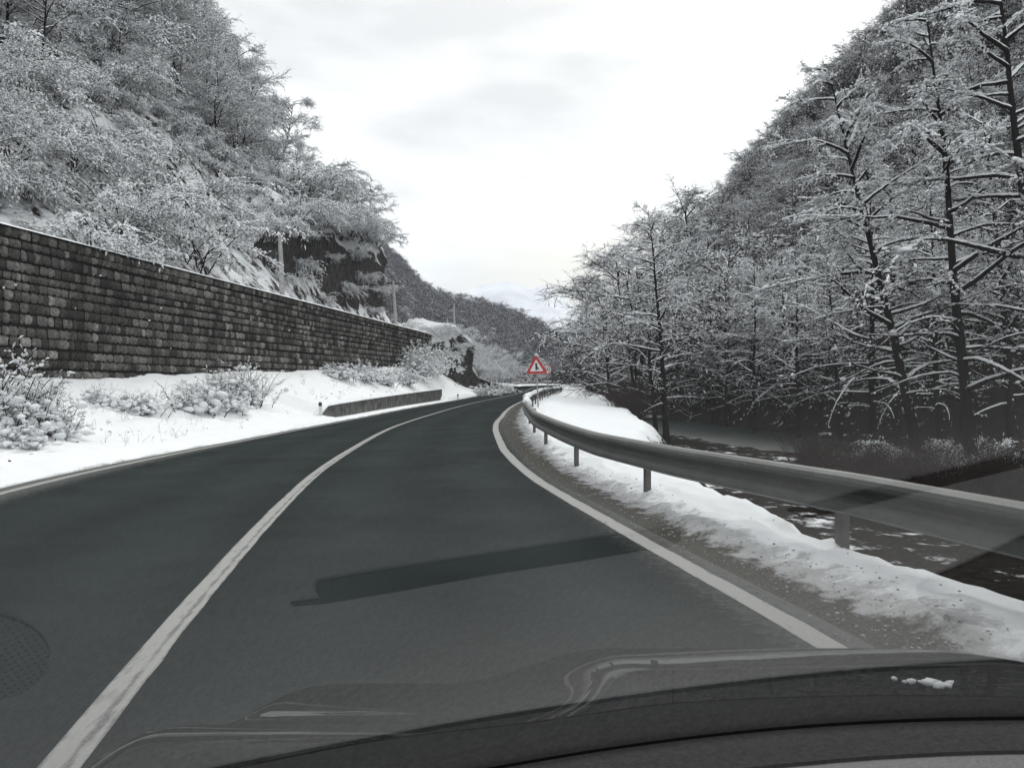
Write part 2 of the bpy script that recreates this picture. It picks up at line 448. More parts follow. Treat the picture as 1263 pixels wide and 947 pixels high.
# even arc-length resampling
seg = np.linalg.norm(np.diff(CL, axis=0), axis=1); S = np.concatenate([[0], np.cumsum(seg)])
ds = .25; SS = np.arange(0, S[-1], ds)
CL = np.stack([np.interp(SS, S, CL[:, 0]), np.interp(SS, S, CL[:, 1])], -1)
k = np.hanning(19); k /= k.sum()
CLs = np.stack([np.convolve(np.pad(CL[:, i], 9, 'edge'), k, 'valid') for i in (0, 1)], -1)
CL = CLs
TN = np.gradient(CL, axis=0); TN /= np.linalg.norm(TN, axis=1)[:, None]
NR = np.stack([TN[:, 1], -TN[:, 0]], -1)           # to the right of travel
def s_of_y(y): return float(np.interp(y, CL[:, 1], SS))
def at_s(s):
    s = np.asarray(s, float)
    P = np.stack([np.interp(s, SS, CL[:, 0]), np.interp(s, SS, CL[:, 1])], -1)
    n = np.stack([np.interp(s, SS, NR[:, 0]), np.interp(s, SS, NR[:, 1])], -1)
    return P, n / np.linalg.norm(n, axis=-1)[..., None]
def oL(y): return -np.interp(y, [0, 10, 17, 23, 27, 36, 55, 90, 200], [3.3, 3.45, 3.38, 3.2, 2.98, 2.82, 2.75, 2.8, 3.1])
def oR(y): return np.interp(y, [0, 4, 7, 10, 15, 20, 28, 45, 100], [3.25, 3.28, 3.2, 3.08, 2.98, 3.03, 3.2, 3.14, 3.1])
def oG(y): return np.interp(y, [-20, 0, 2.5, 5, 7.6, 10, 16, 24, 40, 80, 300], [4.6, 4.6, 4.62, 4.5, 4.08, 3.86, 3.72, 4.0, 4.3, 4.25, 4.3])
def road_pt(s, o, dz=0.0):
    P, n = at_s(s); o = np.broadcast_to(o, P.shape[:-1])
    XY = P + n * o[..., None]
    z = zr(P[..., 1]) + o * bankf(P[..., 1]) + dz
    return np.concatenate([XY, z[..., None]], -1)
def stations(y0, y1, near, far):
    s = s_of_y(y0); out = [s]; s1 = s_of_y(y1) if y1 < 270 else SS[-1] - 1
    while s < s1:
        y = float(np.interp(s, SS, CL[:, 1])); s += near + (far - near) * min(1, max(0, y) / 120) if y > -2 else .6
        out.append(s)
    return np.array(out)
def unp(px, py, dz=0.0):
    """the point of the road plane (plus dz) under a pixel of the photograph"""
    d = 1.0
    for _ in range(200): d = .6 * d + .4 * (CAMH - float(zr(d)) - dz) * F / (py - CY)
    return np.array([(px - CX) / F * d, d])
def ray(px, d, py=None):
    return ((px - CX) / F * d, d, None if py is None else CAMH - (py - CY) / F * d)

# ------------------------------------------------------------------ the ground, road and markings
mb = MB(); g = 9000
gx = np.array([-g, -600, -200, 200, 600, g], float); gy = np.array([-g, -600, -60, 300, 900, g], float)
V = np.zeros((6, 6, 3)); V[..., 0] = gx[None]; V[..., 1] = gy[:, None]; V[..., 2] = -5.5
grid(mb, V); tag(mb.build('ground', M['slope_far']), kind='structure')

st = stations(-40, 300, .25, 2.0)
offs = np.concatenate([[-1], np.linspace(-.97, .97, 29), [1]])
ys = at_s(st)[0][:, 1]
Lo = oL(ys) - .33; Ro = oR(ys) + .22
O = Lo[:, None] + (offs[None] + 1) / 2 * (Ro - Lo)[:, None]
V = road_pt(np.repeat(st[:, None], len(offs), 1), O)
mb = MB(); grid(mb, V, flip=True)
road = mb.build('road', M['asphalt'], attrs={'off': O.ravel()}); tag(road, kind='structure')

def line(name, off, w, mat, y0=-30, y1=300, wob=.008):
    s = stations(y0, y1, .2, 1.2); y = at_s(s)[0][:, 1]; c = off(y)
    wv = wob * (vnoise(s * 1.3, s * 0, 3, 3) * 2)
    o = np.stack([c - w / 2 + wv, c - w / 6 + wv * 0, c + w / 6, c + w / 2 + wv[::-1]], -1)
    V = road_pt(np.repeat(s[:, None], 4, 1), o, .004); m = MB(); grid(m, V, flip=True)
    return m.build(name, mat, road, attrs={'across': np.tile([0.0, .33, .66, 1.0], len(s))})
line('centre_line', lambda y: 0 * y, .145, M['paint'])
line('edge_line', lambda y: oR(y), .155, M['paint_edge'])
line('edge_line', lambda y: oL(y), .12, M['paint_edge'])

# right verge: gravel, slush, snow shoulder, then the drop to the river
st = stations(-30, 300, .10, 1.6)
ro = np.concatenate([np.arange(.12, 2.6, .055), np.arange(2.6, 6, .16), np.arange(6, 16, .7)])
P, n = at_s(st); ys = P[:, 1]
Ob = oR(ys)[:, None] + ro[None]
V = road_pt(np.repeat(st[:, None], len(ro), 1), Ob)
rr = np.repeat(ro[None], len(st), 0); X, Y = V[..., 0], V[..., 1]
snow_t = ss(.50, 1.15, rr + vnoise(X * 1.7, Y * 1.7, 11, 4) * .9)
h = -.02 * ss(.12, .3, rr) + snow_t * (.11 + .10 * vnoise(X * 2.3, Y * 2.3, 5, 5) + .14 * vnoise(X * 8, Y * 8, 8, 4))
h += .22 * vnoise(X * .7, Y * .7, 24, 4) * ss(2.2, 4, rr)
h += .035 * vnoise(X * 7, Y * 7, 21, 4) * ss(.2, .4, rr)
wsh = np.interp(ys, [-30, 3, 6, 9, 12, 18, 26, 40, 60, 100, 300], [1.25, 1.25, 1.4, 1.85, 2.4, 3.4, 4.8, 5.8, 6.4, 6.0, 5.0])[:, None]
wsh = wsh + .5 * vnoise(Y * .9, X * 0 + 3, 31, 3)
fall = np.maximum(0, rr - wsh)
drop = fall * 1.0 + .12 * np.maximum(0, rr - 1.2) * ss(1.2, 3, rr)
V[..., 2] += h - np.minimum(drop, 4.2)
mb = MB(); grid(mb, V, flip=True)
tag(mb.build('road_verge', M['verge'], attrs={'off': rr.ravel(), 'fall': (fall * .8 * np.interp(ys, [0, 12, 25, 60], [1, 1, .5, .3])[:, None]).ravel()}), kind='structure')

# the stone wall's line and the bank between it and the road
def wallx(y): return -16 + .1418 * np.asarray(y, float)
WALL_Y0, WALL_Y1, WALL_TOP = -14.0, 66.0, 5.42
def zbase(y): return np.where(np.asarray(y) < 67, .78 + .031 * np.asarray(y), np.interp(y, [67, 74, 82, 95, 112, 130, 300], [2.85, 2.6, 2.0, 1.6, 1.1, 1.2, 1.4]))
st = stations(-30, 300, .16, 1.4); P, n = at_s(st); ys = P[:, 1]
Lb = oL(ys)
E = P + n * Lb[:, None]
# distance to the wall along -normal
den = (-n[:, 0]) - .1418 * (-n[:, 1]); Wd = (wallx(E[:, 1]) - E[:, 0]) / den
Wd = np.where(ys < 67, Wd, np.interp(ys, [67, 80, 100, 300], [3.4, 5, 8, 12]))
Wd = np.clip(Wd, 3.0, 14)
ow = .95
ro_ab = np.array([.18, .24, .30, .34, .38, .42, .48, .56, .66, .76, .86, .95, 1.2])
tt = np.linspace(0, 1, 46)[1:] ** 1.1
RO = np.concatenate([np.repeat(ro_ab[None], len(st), 0), 1.2 + (Wd[:, None] + .3 - 1.2) * tt[None]], 1)
V = road_pt(np.repeat(st[:, None], RO.shape[1], 1), Lb[:, None] - RO)
X, Y, Z0 = V[..., 0], V[..., 1], V[..., 2].copy()
t = np.clip(RO / Wd[:, None], 0, 1)
zb = zbase(ys)[:, None]
prof = Z0 + .09 + (zb - Z0 - .09) * (t ** 1.35)
lump = .30 * vnoise(X * .55, Y * .55, 41, 3) * ss(.6, 3, RO) + .13 * vnoise(X * 2.2, Y * 2.2, 42, 5) * ss(.4, 1.5, RO) + .04 * vnoise(X * 7, Y * 7, 43, 3)
z_plain = prof + lump
LW0, LW1 = 30.0, 58.5
ztop_lw = np.interp(ys, [LW0, 34, LW1], [.42, .50, .93])[:, None]
z_up = ztop_lw + .05 + (zb - ztop_lw - .05) * np.clip((RO - 1.1) / (Wd[:, None] - 1.1), 0, 1) ** 1.1 + lump * .8
inlw = ((ys > LW0 + 1.2) & (ys < LW1))[:, None]
z = np.where(inlw & (RO > 1.1), np.maximum(z_up, ztop_lw + .02), z_plain)
z = np.where(inlw & (RO <= 1.1), Z0 + .10 + lump * .15, z)
edge = ss(.20, .50, RO + .16 * vnoise(X * 3, Y * 3, 45, 4))
z = Z0 - .01 + (z - Z0 + .01) * edge
V[..., 2] = z
mb = MB(); grid(mb, V)
tag(mb.build('snow_bank', M['bank'], attrs={'off': RO.ravel()}), kind='structure')
from math import floor
def bank_z(x, y):
    """height of the left bank's snow at x, y"""
    d = (V_bank[..., 0] - x) ** 2 + (V_bank[..., 1] - y) ** 2
    i = np.unravel_index(d.argmin(), d.shape); return float(V_bank[i][2])
V_bank = V.copy()

# ------------------------------------------------------------------ hillside on the left
def left_h(y, w):
    """height behind the stone wall; w = distance back from the wall line"""
    rise = np.maximum(0, w - 1.3)
    z = 5.25 + 1.05 * rise
    cl = ss(42, 47, y) * (1 - ss(70, 76, y))           # the cliff
    cw = cl + (ss(24, 50, y) * (1 - ss(70, 76, y)) - cl) * ss(4, 9, w)
    z = z - cl * 1.2 * (1 - ss(3.6, 4.6, w)) * ss(.5, 1.5, w) + cw * np.where(w > 4.2, np.minimum((w - 4.2) * 7, 3.6) * np.exp(-np.maximum(0, w - 4) / 16), 0)
    yn = 70 + .24 * w
    z = z - 2.0 * np.maximum(0, y - yn) - .0 * w
    zlow = np.interp(y, [60, 67, 78, 95, 120, 400], [5.3, 4.2, 2.6, 1.4, 1.0, 1.0]) + .05 * w
    near = ss(64, 68, y)
    z = np.where(y > 66, np.minimum(z, 2.0 + .05 * w + .9 * np.maximum(0, w - 6)), z)
    z = z - near * 2.2 * (1 - ss(0, 3, w))
    z = np.maximum(z, zlow * np.where(y > 60, 1, 0))
    z = np.minimum(z, 105)
    return z + 1.1 * vnoise(y * .16, w * .16, 51, 4) * ss(1.5, 8, w) + .35 * vnoise(y * .9, w * .9, 52, 4) * ss(.8, 3, w) + .08 * vnoise(y * 2, w * 2, 5, 3)
wy = np.concatenate([np.arange(-30, 10, 2), np.arange(10, 90, .5), np.arange(90, 150, 2.5)])
ww = np.concatenate([np.arange(0.0, 12, .35), np.arange(12, 60, 1.0), np.arange(60, 200, 6)])
Yw, Ww = np.meshgrid(wy, ww, indexing='ij')
V = np.zeros(Yw.shape + (3,)); nl = np.array([-1, .1418]) / math.hypot(1, .1418)
V[..., 0] = wallx(Yw) + nl[0] * Ww; V[..., 1] = Yw + nl[1] * Ww; V[..., 2] = left_h(Yw, Ww)
mb = MB(); grid(mb, V)
tag(mb.build('hillside', M['slope_left']), kind='structure')
def left_pos(y, w):
    return (float(wallx(y) + nl[0] * w), float(y + nl[1] * w), float(left_h(np.array([float(y)]), np.array([float(w)]))[0]))

# ------------------------------------------------------------------ river, valley floor and hillside on the right
RIV = np.array([(110, -25), (60, 6), (37, 24), (23, 41), (17.5, 56), (14.6, 75), (12, 100), (11, 140), (13, 172), (23, 200), (42, 222), (80, 234), (160, 240)], float)
TOE = np.array([(122, -40), (74, 0), (46, 27), (30, 46), (24, 60), (20.5, 78), (17.3, 100), (16.2, 140), (19, 174), (29, 202), (48, 224), (85, 238), (170, 244)], float)
def poly_dist(Xg, Yg, PL):
    PL = catmull(PL, 3.0); best = np.full(Xg.shape, 1e9); side = np.zeros(Xg.shape)
    for a, b in zip(PL[:-1], PL[1:]):
        d = b - a; L2 = d @ d
        t = np.clip(((Xg - a[0]) * d[0] + (Yg - a[1]) * d[1]) / L2, 0, 1)
        dx = Xg - (a[0] + t * d[0]); dy = Yg - (a[1] + t * d[1]); q = np.hypot(dx, dy)
        cr_ = d[0] * dy - d[1] * dx
        m_ = q < best; best = np.where(m_, q, best); side = np.where(m_, cr_, side)
    return best, side
def right_h(Xg, Yg):
    Xg = np.asarray(Xg, float); Yg = np.asarray(Yg, float)
    dr, _ = poly_dist(Xg, Yg, RIV); dt, sd_ = poly_dist(Xg, Yg, TOE)
    CLd = CL[::24]; dc = np.full(Xg.shape, 1e9)
    for c in CLd: dc = np.minimum(dc, np.hypot(Xg - c[0], Yg - c[1]))
    z = -2.25 + .45 * vnoise(Xg * .3, Yg * .3, 61, 4) + .2 * vnoise(Xg * 1.1, Yg * 1.1, 62, 3)
    z = z - 2.0 * (1 - ss(4.6, 6.8, dr))
    inside = sd_ < 0
    hill = (1.10 + .42 * ss(60, 110, Yg)) * dt - .0064 * dt ** 2
    hill = np.where(dt > 105, 66, hill)
    hill = np.minimum(hill, 120)
    z = np.where(inside, -2.4 + hill + (2.6 * vnoise(Xg * .09, Yg * .09, 63, 4) + .5 * vnoise(Xg * .6, Yg * .6, 64, 3)) * ss(0, 10, dt), z)
    up = (1 - ss(9.5, 15, dc)) * ss(95, 130, Yg)
    z = np.where(dc < 9, np.minimum(z, -1.2), z)
    return z
xs = np.concatenate([np.arange(0, 50, .8), np.arange(50, 120, 2.2), np.arange(120, 330, 9)])
yy = np.concatenate([np.arange(-40, 10, 4), np.arange(10, 130, 1.1), np.arange(130, 300, 3)])
Xg, Yg = np.meshgrid(xs, yy, indexing='ij')
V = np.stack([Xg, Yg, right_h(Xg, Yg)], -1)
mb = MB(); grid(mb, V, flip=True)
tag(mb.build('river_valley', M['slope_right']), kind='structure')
RC = catmull(RIV, 3.0); T = np.gradient(RC, axis=0); T /= np.linalg.norm(T, axis=1)[:, None]; Nn = np.stack([T[:, 1], -T[:, 0]], -1)
V = np.stack([np.concatenate([RC + Nn * o, np.full((len(RC), 1), -2.72)], 1) for o in np.linspace(-7.8, 7.8, 7)], 1)
mb = MB(); grid(mb, V, flip=True); tag(mb.build('river', M['water']), kind='structure')

# ------------------------------------------------------------------ the hill that closes the valley, and the far mountain
def mid_h(Xg, Yg):
    rx = np.interp(Xg, [-260, -120, -80, -60, -50, -41, -28, -12, 3, 12, 19, 30, 60, 300], [150, 108, 82, 64, 53, 44, 38.5, 36.5, 31.5, 26.5, 21, 12, 6, 20])
    k_ = ss(235, 385, Yg)
    z = .4 + rx * k_ * (.93 + .07 * np.clip((Yg - 385) / 150, 0, 1))
    z += (4.5 * vnoise(Xg * .02, Yg * .02, 71, 4)) * ss(250, 300, Yg)
    CLd = CL[::32]; dc = np.full(Xg.shape, 1e9)
    for c in CLd: dc = np.minimum(dc, np.hypot(Xg - c[0], Yg - c[1]))
    z = np.where(dc < 14, np.minimum(z, .75), z)
    z = z + 1.2 * vnoise(Xg * .1, Yg * .1, 72, 3) * ss(14, 22, dc)
    return np.where((Yg < 235) & (Xg > CLx(Yg) - 3), -2.5, z)
def CLx(Yg): return np.interp(Yg, CL[:880, 1], CL[:880, 0]) if False else np.interp(Yg, CL[:, 1], CL[:, 0])
xs = np.concatenate([np.arange(-420, -100, 12), np.arange(-100, 140, 3.5), np.arange(140, 420, 14)])
yy = np.concatenate([np.arange(88, 300, 3.5), np.arange(300, 420, 5), np.arange(420, 640, 15)])
Xg, Yg = np.meshgrid(xs, yy, indexing='ij')
Zg = mid_h(Xg, Yg)
V = np.stack([Xg, Yg, Zg], -1); mb = MB(); grid(mb, V, flip=True)
tag(mb.build('valley_slope', M['slope_far']), kind='structure')

def mat_mountain():
    m, ns, ls, p = nodes('hazed_snowy_mountain')
    t = noise(ns, ls, .006, 8, .7)
    r = ramp(ns, ls, t.outputs['Fac'], [(.38, (.56, .58, .62)), (.62, (.80, .82, .85))])  # snow over rock, the rock paled to put distance haze into the colour
    ls.new(r.outputs[0], p.inputs['Base Color']); p.inputs['Roughness'].default_value = .9
    return m
D = 2700.0
mpx = [380, 460, 520, 570, 600, 625, 645, 655, 672, 690, 702, 722, 760, 830, 950]
mpy = [400, 385, 368, 358, 350, 345, 351, 356, 349, 360, 373, 382, 392, 405, 430]
xs = np.linspace((380 - CX) / F * D, (950 - CX) / F * D, 120)
rh = CAMH + (CY - np.interp(xs / D * F + CX, mpx, mpy)) / F * D
rows = []
for j, (yo, hf) in enumerate([(-900, 0), (-700, .2), (-500, .42), (-300, .65), (-140, .85), (0, 1.0), (180, .8), (500, .3), (800, 0)]):
    nz_ = vnoise(xs * .006, np.full_like(xs, yo * .006), 81, 5) * 90 * (hf * (1 - hf) * 3 + .05) + vnoise(xs * .02, xs * 0 + yo, 82, 4) * 14 * hf
    rows.append(np.stack([xs * (1 + yo / D * .4), np.full_like(xs, D + yo), rh * hf - 4 + nz_], -1))
mb = MB(); grid(mb, np.stack(rows)); tag(mb.build('mountain', mat_mountain()), kind='structure')

# ------------------------------------------------------------------ stone retaining wall
def build_stone_wall():
    rng = np.random.default_rng(5)
    root = empty('stone_retaining_wall', (float(wallx(30)), 30, 0))
    tag(root, 'long high retaining wall of dark rough stone blocks with snow along its top', 'wall')
    inv = -np.array([float(wallx(30)), 30, 0])
    ca = 1 / math.hypot(1, .1418); u = np.array([.1418 * ca, ca, 0]); nn = np.array([ca, -.1418 * ca, 0])   # along, towards the road
    L = (WALL_Y1 - WALL_Y0) / ca; org = np.array([float(wallx(WALL_Y0)), WALL_Y0, 0])
    # backing
    def hump(s): return 0.0
    mbk = MB(); S_ = np.linspace(0, L, 60)
    V = []
    for s in S_:
        p = org + u * s; V.append([p - nn * .75 + [0, 0, 0], p - nn * .75 + [0, 0, WALL_TOP - .02], p - nn * .05 + [0, 0, WALL_TOP - .02], p - nn * .05])
    V = np.array(V) + inv; grid(mbk, V); mbk.add(V[-1], [[0, 1, 2, 3]]); mbk.add(V[0], [[3, 2, 1, 0]])
    mbk.build('wall_core', M['joint'], root, smooth=False)
    mb = MB(); shades = []
    zt = WALL_TOP; row = 0
    k = 5; gu = np.linspace(-1, 1, k)
    GU, GV = np.meshgrid(gu, gu, indexing='ij')
    edge = np.maximum(np.abs(GU), np.abs(GV)); prof = np.where(edge > .95, -1.0, np.where(edge > .45, .0, .0))
    while zt > .2:
        hrow = rng.uniform(.22, .32); s = -rng.random() * .4; zm = zt - hrow / 2
        sag = rng.uniform(0, 6.28)
        while s < L:
            w = rng.choice([.16, .22, .28, .34, .42, .5], p=[.18, .28, .26, .17, .08, .03]) * rng.uniform(.85, 1.15)
            z_c = zm + .02 * math.sin(s * .35 + sag); y_here = WALL_Y0 + (s + w / 2) * ca
            if s + w > 0 and s + w < L and z_c + hrow / 2 > float(zbase(y_here)) - .5:
                gap = .011; hw, hh = w / 2 - gap, hrow / 2 - gap - rng.random() * .012
                out = rng.uniform(.0, .07)
                cu = GU + (rng.random((k, k)) - .5) * .22 * (edge < .95) + (rng.random((k, k)) - .5) * .16 * (edge > .95)
                cv = GV + (rng.random((k, k)) - .5) * .22 * (edge < .95) + (rng.random((k, k)) - .5) * .14 * (edge > .95)
                dep = np.where(edge > .95, -.06, out + .02 * (rng.random((k, k)) - .3) + np.where(edge > .45, -.012, .012))
                ctr = org + u * (s + w / 2) + np.array([0, 0, z_c]) + inv
                # corner rounding
                cor = (np.abs(GU) > .95) & (np.abs(GV) > .95); cu = np.where(cor, cu * .93, cu); cv = np.where(cor, cv * .92, cv)
                Vv = ctr + u * (cu * hw)[..., None] + np.array([0, 0, 1.]) * (cv * hh)[..., None] + nn * dep[..., None]
                grid(mb, Vv, flip=True)
                r_ = rng.random() ** 1.3 * .85 + (rng.random() < .05) * .3
                r_ *= (.55 + .9 * (vnoise(np.array([s * .25]), np.array([zm * .9]), 91, 3)[0] + .5))
                shades.append(np.full(k * k, min(1, r_)))
            s += w
        zt -= hrow
    mb.build('stone_facing', M['stone'], root, attrs={'shade': np.concatenate(shades)})
    mbs = MB(); s = np.arange(0, L, .12); t = np.linspace(0, np.pi, 7)
    hgt = .10 + .06 * vnoise(s * .8, s * 0, 95, 4) + .04 * vnoise(s * 5, s * 0, 96, 3)
    P = org[None] + u[None] * s[:, None] + inv
    V = P[:, None] + nn * (-.33 + .43 * np.cos(t))[None, :, None] * 1.0 + np.array([0, 0, 1.]) * (WALL_TOP - .03 + hgt[:, None] * np.sin(t)[None])[..., None] 
    V[:, 0, :] += nn * (.02 * vnoise(s * 3, s * 0, 97, 3))[:, None]
    grid(mbs, V, flip=False); mbs.build('snow_cap', M['snow'], root)
    # dabs of snow caught on the block ledges
    mbd = MB(); c = []
    for _ in range(26):
        s_ = rng.uniform(12, L); z_ = rng.uniform(3.2, WALL_TOP - .1) if rng.random() < .8 else rng.uniform(2, 4)
        c.append(org + u * s_ + nn * .09 + np.array([0, 0, z_]) + inv)
    blobs(mbd, c, rng.uniform(.02, .045, len(c)), rng, .8); mbd.build('snow_dab', M['snow'], root)['kind'] = 'stuff'
build_stone_wall()

# low concrete retaining wall beside the road
def build_low_wall():
    s = np.linspace(s_of_y(LW0), s_of_y(LW1), 60); y = at_s(s)[0][:, 1]; o = oL(y)
    top = np.interp(y, [LW0, 34, LW1], [.42, .50, .93])
    top = top - .38 * (1 - ss(LW0, LW0 + 1.6, y))
    A = road_pt(s, o - .92); B = road_pt(s, o - 1.22); org = A[30].copy(); org[2] = 0
    base = A[:, 2] - .15
    def P(q, z): return np.stack([q[:, 0], q[:, 1], z], -1) - org
    V = np.stack([P(A, base), P(A, top), P(B, top), P(B, base)], 1)
    root = empty('concrete_kerb_wall', tuple(org)); tag(root, 'low grey concrete retaining wall half buried in the snow at the roadside', 'wall')
    mb = MB(); grid(mb, V); mb.add(V[0], [[0, 1, 2, 3]]); mb.add(V[-1], [[3, 2, 1, 0]]); mb.build('concrete_face', M['concrete'], root, smooth=False)
    mb = MB(); t = np.linspace(0, np.pi, 6); C_ = (A + B) / 2; hw = .17
    side = (A - B); side[:, 2] = 0; side /= np.linalg.norm(side, axis=1)[:, None]
    hh = .10 + .07 * vnoise(s * 1.1, s * 0, 7, 4)
    V = (P(C_, top - .02))[:, None] + side[:, None] * (hw * np.cos(t))[None, :, None] + np.array([0, 0, 1.]) * (hh[:, None] * np.sin(t)[None])[..., None]
    grid(mb, V); mb.build('snow_cap', M['snow'], root)
build_low_wall()

# ------------------------------------------------------------------ rock: cliff behind the wall, outcrop at its end
def lumpy_sheet(path, z0, z1, depth, seed, nz=26, step=.45, lean=.0, amp=1.2, back=1.0):
    P = catmull(np.array(path, float), step); T = np.gradient(P, axis=0); T /= np.linalg.norm(T, axis=1)[:, None]
    n = np.stack([T[:, 1], -T[:, 0]], -1); k = len(P); s = np.arange(k) * step
    top = (z1(P[:, 1]) if callable(z1) else np.full(k, z1)) + 1.6 * vnoise(s * .25, s * 0, seed + 9, 4)
    v = np.linspace(0, 1, nz); rows = []
    for q in v:
        z = z0 + (top - z0) * q
        d = amp * vnoise(s * .35, z * .22, seed, 6, .6) * 2 + .5 * vnoise(s * .9, z * .25, seed + 3, 4) - lean * (z - z0) - .5 * ss(.85, 1, q)
        rows.append(np.concatenate([P + n * d[:, None], z[:, None]], 1))
    for q in (.3, .6, 1.0):   # top surface running back into the hill
        rows.append(np.concatenate([P - n * depth * q, (top + back * q + 1.8 * vnoise(s * .6, s * 0 + q * 3, seed + 5, 4))[:, None]], 1))
    rows.append(np.concatenate([P - n * depth, np.full((k, 1), z0)], 1))
    return np.stack(rows)
V = lumpy_sheet([(-15.6, 41), (-13.9, 44), (-12.9, 50), (-12.0, 57), (-11.1, 62), (-10.6, 66), (-11.6, 70), (-14.5, 73), (-19, 76)], 3.5, lambda y: np.interp(y, [41, 46, 55, 66, 76], [7.5, 11.2, 12.4, 13.0, 12.5]), 5.0, 101, nz=40, lean=.01, amp=.7)
mb = MB(); grid(mb, V, flip=True)
tag(mb.build('rock_cliff', M['rock']), 'dark sheer rock cliff behind the far part of the stone wall', 'cliff')
V = lumpy_sheet([(-8.0, 66.2), (-7.2, 67.6), (-6.4, 69.5), (-5.4, 72.5), (-4.6, 76), (-3.6, 80), (-3.2, 84), (-4.6, 89), (-9, 93)], .8, lambda y: np.interp(y, [65, 68, 72, 75, 78, 83, 88], [5.0, 5.2, 6.0, 7.0, 6.4, 4.4, 2.6]), 5.0, 131, nz=30, lean=.16, amp=1.3, back=.6)
mb = MB(); grid(mb, V, flip=True)
tag(mb.build('rock_outcrop', M['rock_snowy']), 'dark rock outcrop with ledges of snow where the stone wall ends', 'rock')

# ------------------------------------------------------------------ guardrails
def build_guardrail(name, label, off, y0, y1, face, zoff=0, lumps=None, step=3.35, rail_snow=.5):
    s0, s1 = s_of_y(y0), s_of_y(y1)
    s = [s0]
    while s[-1] < s1:
        yq = float(np.interp(s[-1], SS, CL[:, 1])); s.append(s[-1] + (.25 if yq < 60 else .8))
    s = np.array(s); y = at_s(s)[0][:, 1]; o = off(y)
    C_ = road_pt(s, o); org = C_[0].copy(); nrm = at_s(s)[1] * face        # face: direction of the road side (-1 = towards left)
    nrm3 = np.concatenate([nrm, np.zeros((len(s), 1))], 1)
    root = empty(name, tuple(org)); tag(root, label, 'guardrail', 'guardrails along the road')
    # W profile: (out, z)
    W = [(0.0, .345), (.03, .338), (.075, .60 - .27), (.083, .60 - .30), (.075, .60 - .335), (.0, .60 - .40), (.0, .60 - .46), (.075, .60 - .52), (.083, .60 - .555), (.075, .60 - .59)]
    W = [(-.01, .650), (.015, .656), (.05, .650), (.085, .628), (.098, .60), (.090, .572), (.012, .528), (-.004, .50), (.012, .472), (.090, .428), (.098, .40), (.085, .372), (.05, .350), (.015, .343), (-.01, .348)]
    W = np.array(W)
    W2 = np.concatenate([W, (W - [.006, 0])[::-1] + [0, 0]])
    V = C_[:, None] - org + nrm3[:, None] * W2[None, :, 0, None] + np.array([0, 0, 1.]) * (W2[None, :, 1, None] + zoff)
    V = np.concatenate([V, V[:, :1]], 1)
    mb = MB(); grid(mb, V); mb.build('rail_beam', M['galv'], root, smooth=False)
    mbb = MB(); q = s0 + .4
    while q < min(s1, s_of_y(45) if y0 < 100 else s1):      # bolt heads at the lap joints
        for dq in (-.12, .12):
            c = road_pt(np.array(q + dq), off(float(np.interp(q, SS, CL[:, 1])))) - org; n1 = at_s(np.array(q))[1] * face
            for zb_ in (.60, .40):
                v0, f0 = ICO[1]; mbb.add(v0 * .014 + [c[0] + n1[0] * .1, c[1] + n1[1] * .1, c[2] + zb_ + zoff], f0)
        q += step
    if mbb.n and y0 < 100: mbb.build('bolt_heads', M['steel_post'], root)['kind'] = 'stuff'

    # posts
    sp = np.arange(s_of_y(8.6) - 6 * step, s1, step) if face < 0 else np.arange(s0 + .4, s1, step)
    pm = MB(); 
    for (x0, x1, a0, a1) in ((-.05, .05, -.0, .006), (-.05, -.044, -.0, .06), (.044, .05, -.0, .06)): box(pm, x0, x1, a0, a1, -.5, .6)
    box(pm, -.03, .03, -.05, 0.0, .42, .58)
    me = pm.mesh('post', [M['steel_post']], smooth=False)
    for q in sp:
        c = road_pt(np.array(q), off(float(np.interp(q, SS, CL[:, 1]))))
        n1 = at_s(np.array(q))[1] * face
        p = bpy.data.objects.new('post', me); col.objects.link(p); p.parent = root
        c2 = c - org; p.location = (c2[0] - n1[0] * .055, c2[1] - n1[1] * .055, c2[2] + zoff)
        p.rotation_euler = (0, 0, math.atan2(n1[1], n1[0]) + R(90))
    rng = np.random.default_rng(3)
    if lumps:
        a, b = lumps; cs = []; rs = []
        q = s_of_y(a)
        while q < s_of_y(b):
            c = road_pt(np.array(q), off(float(np.interp(q, SS, CL[:, 1])))) - org
            yq = c[1] + org[1]
            cs.append(c + [0, 0, .665 + zoff]); rs.append(rng.uniform(.05, .12)); q += rng.choice([.1, .14, .6, 1.6], p=[.5, .3, .12, .08]) * (1 + yq / 60)
        mbs = MB(); blobs(mbs, cs, rs, rng, .85, 2, .3); mbs.build('snow_lump', M['snow'], root)['kind'] = 'stuff'
    # thin line of snow on the beam
    keep = (vnoise(s * .35, s * 0, 77, 3) > (.5 - rail_snow) * 1.0 - .02) & (y < 200)
    hs = np.where(keep, .004 + .012 * np.abs(vnoise(s * 3, s * 0, 78, 3)), 0.0)
    t = np.linspace(0, np.pi, 4)
    V = C_[:, None] - org + nrm3[:, None] * (.022 + .022 * np.cos(t))[None, :, None] + np.array([0, 0, 1.]) * ((.646 + zoff) + hs[:, None] * np.sin(t)[None])[..., None]
    mbs = MB(); grid(mbs, V); mbs.build('snow_strip', M['snow'], root)
build_guardrail('guardrail', 'grey steel guardrail running down the right verge past the triangular sign', oG, -14, 262, -1, lumps=(21, 120))
build_guardrail('guardrail', 'distant guardrail on the outer side of the far bend, beyond the sign', lambda y: oL(y) - 1.3, 150, 268, 1, lumps=(152, 240), step=4)

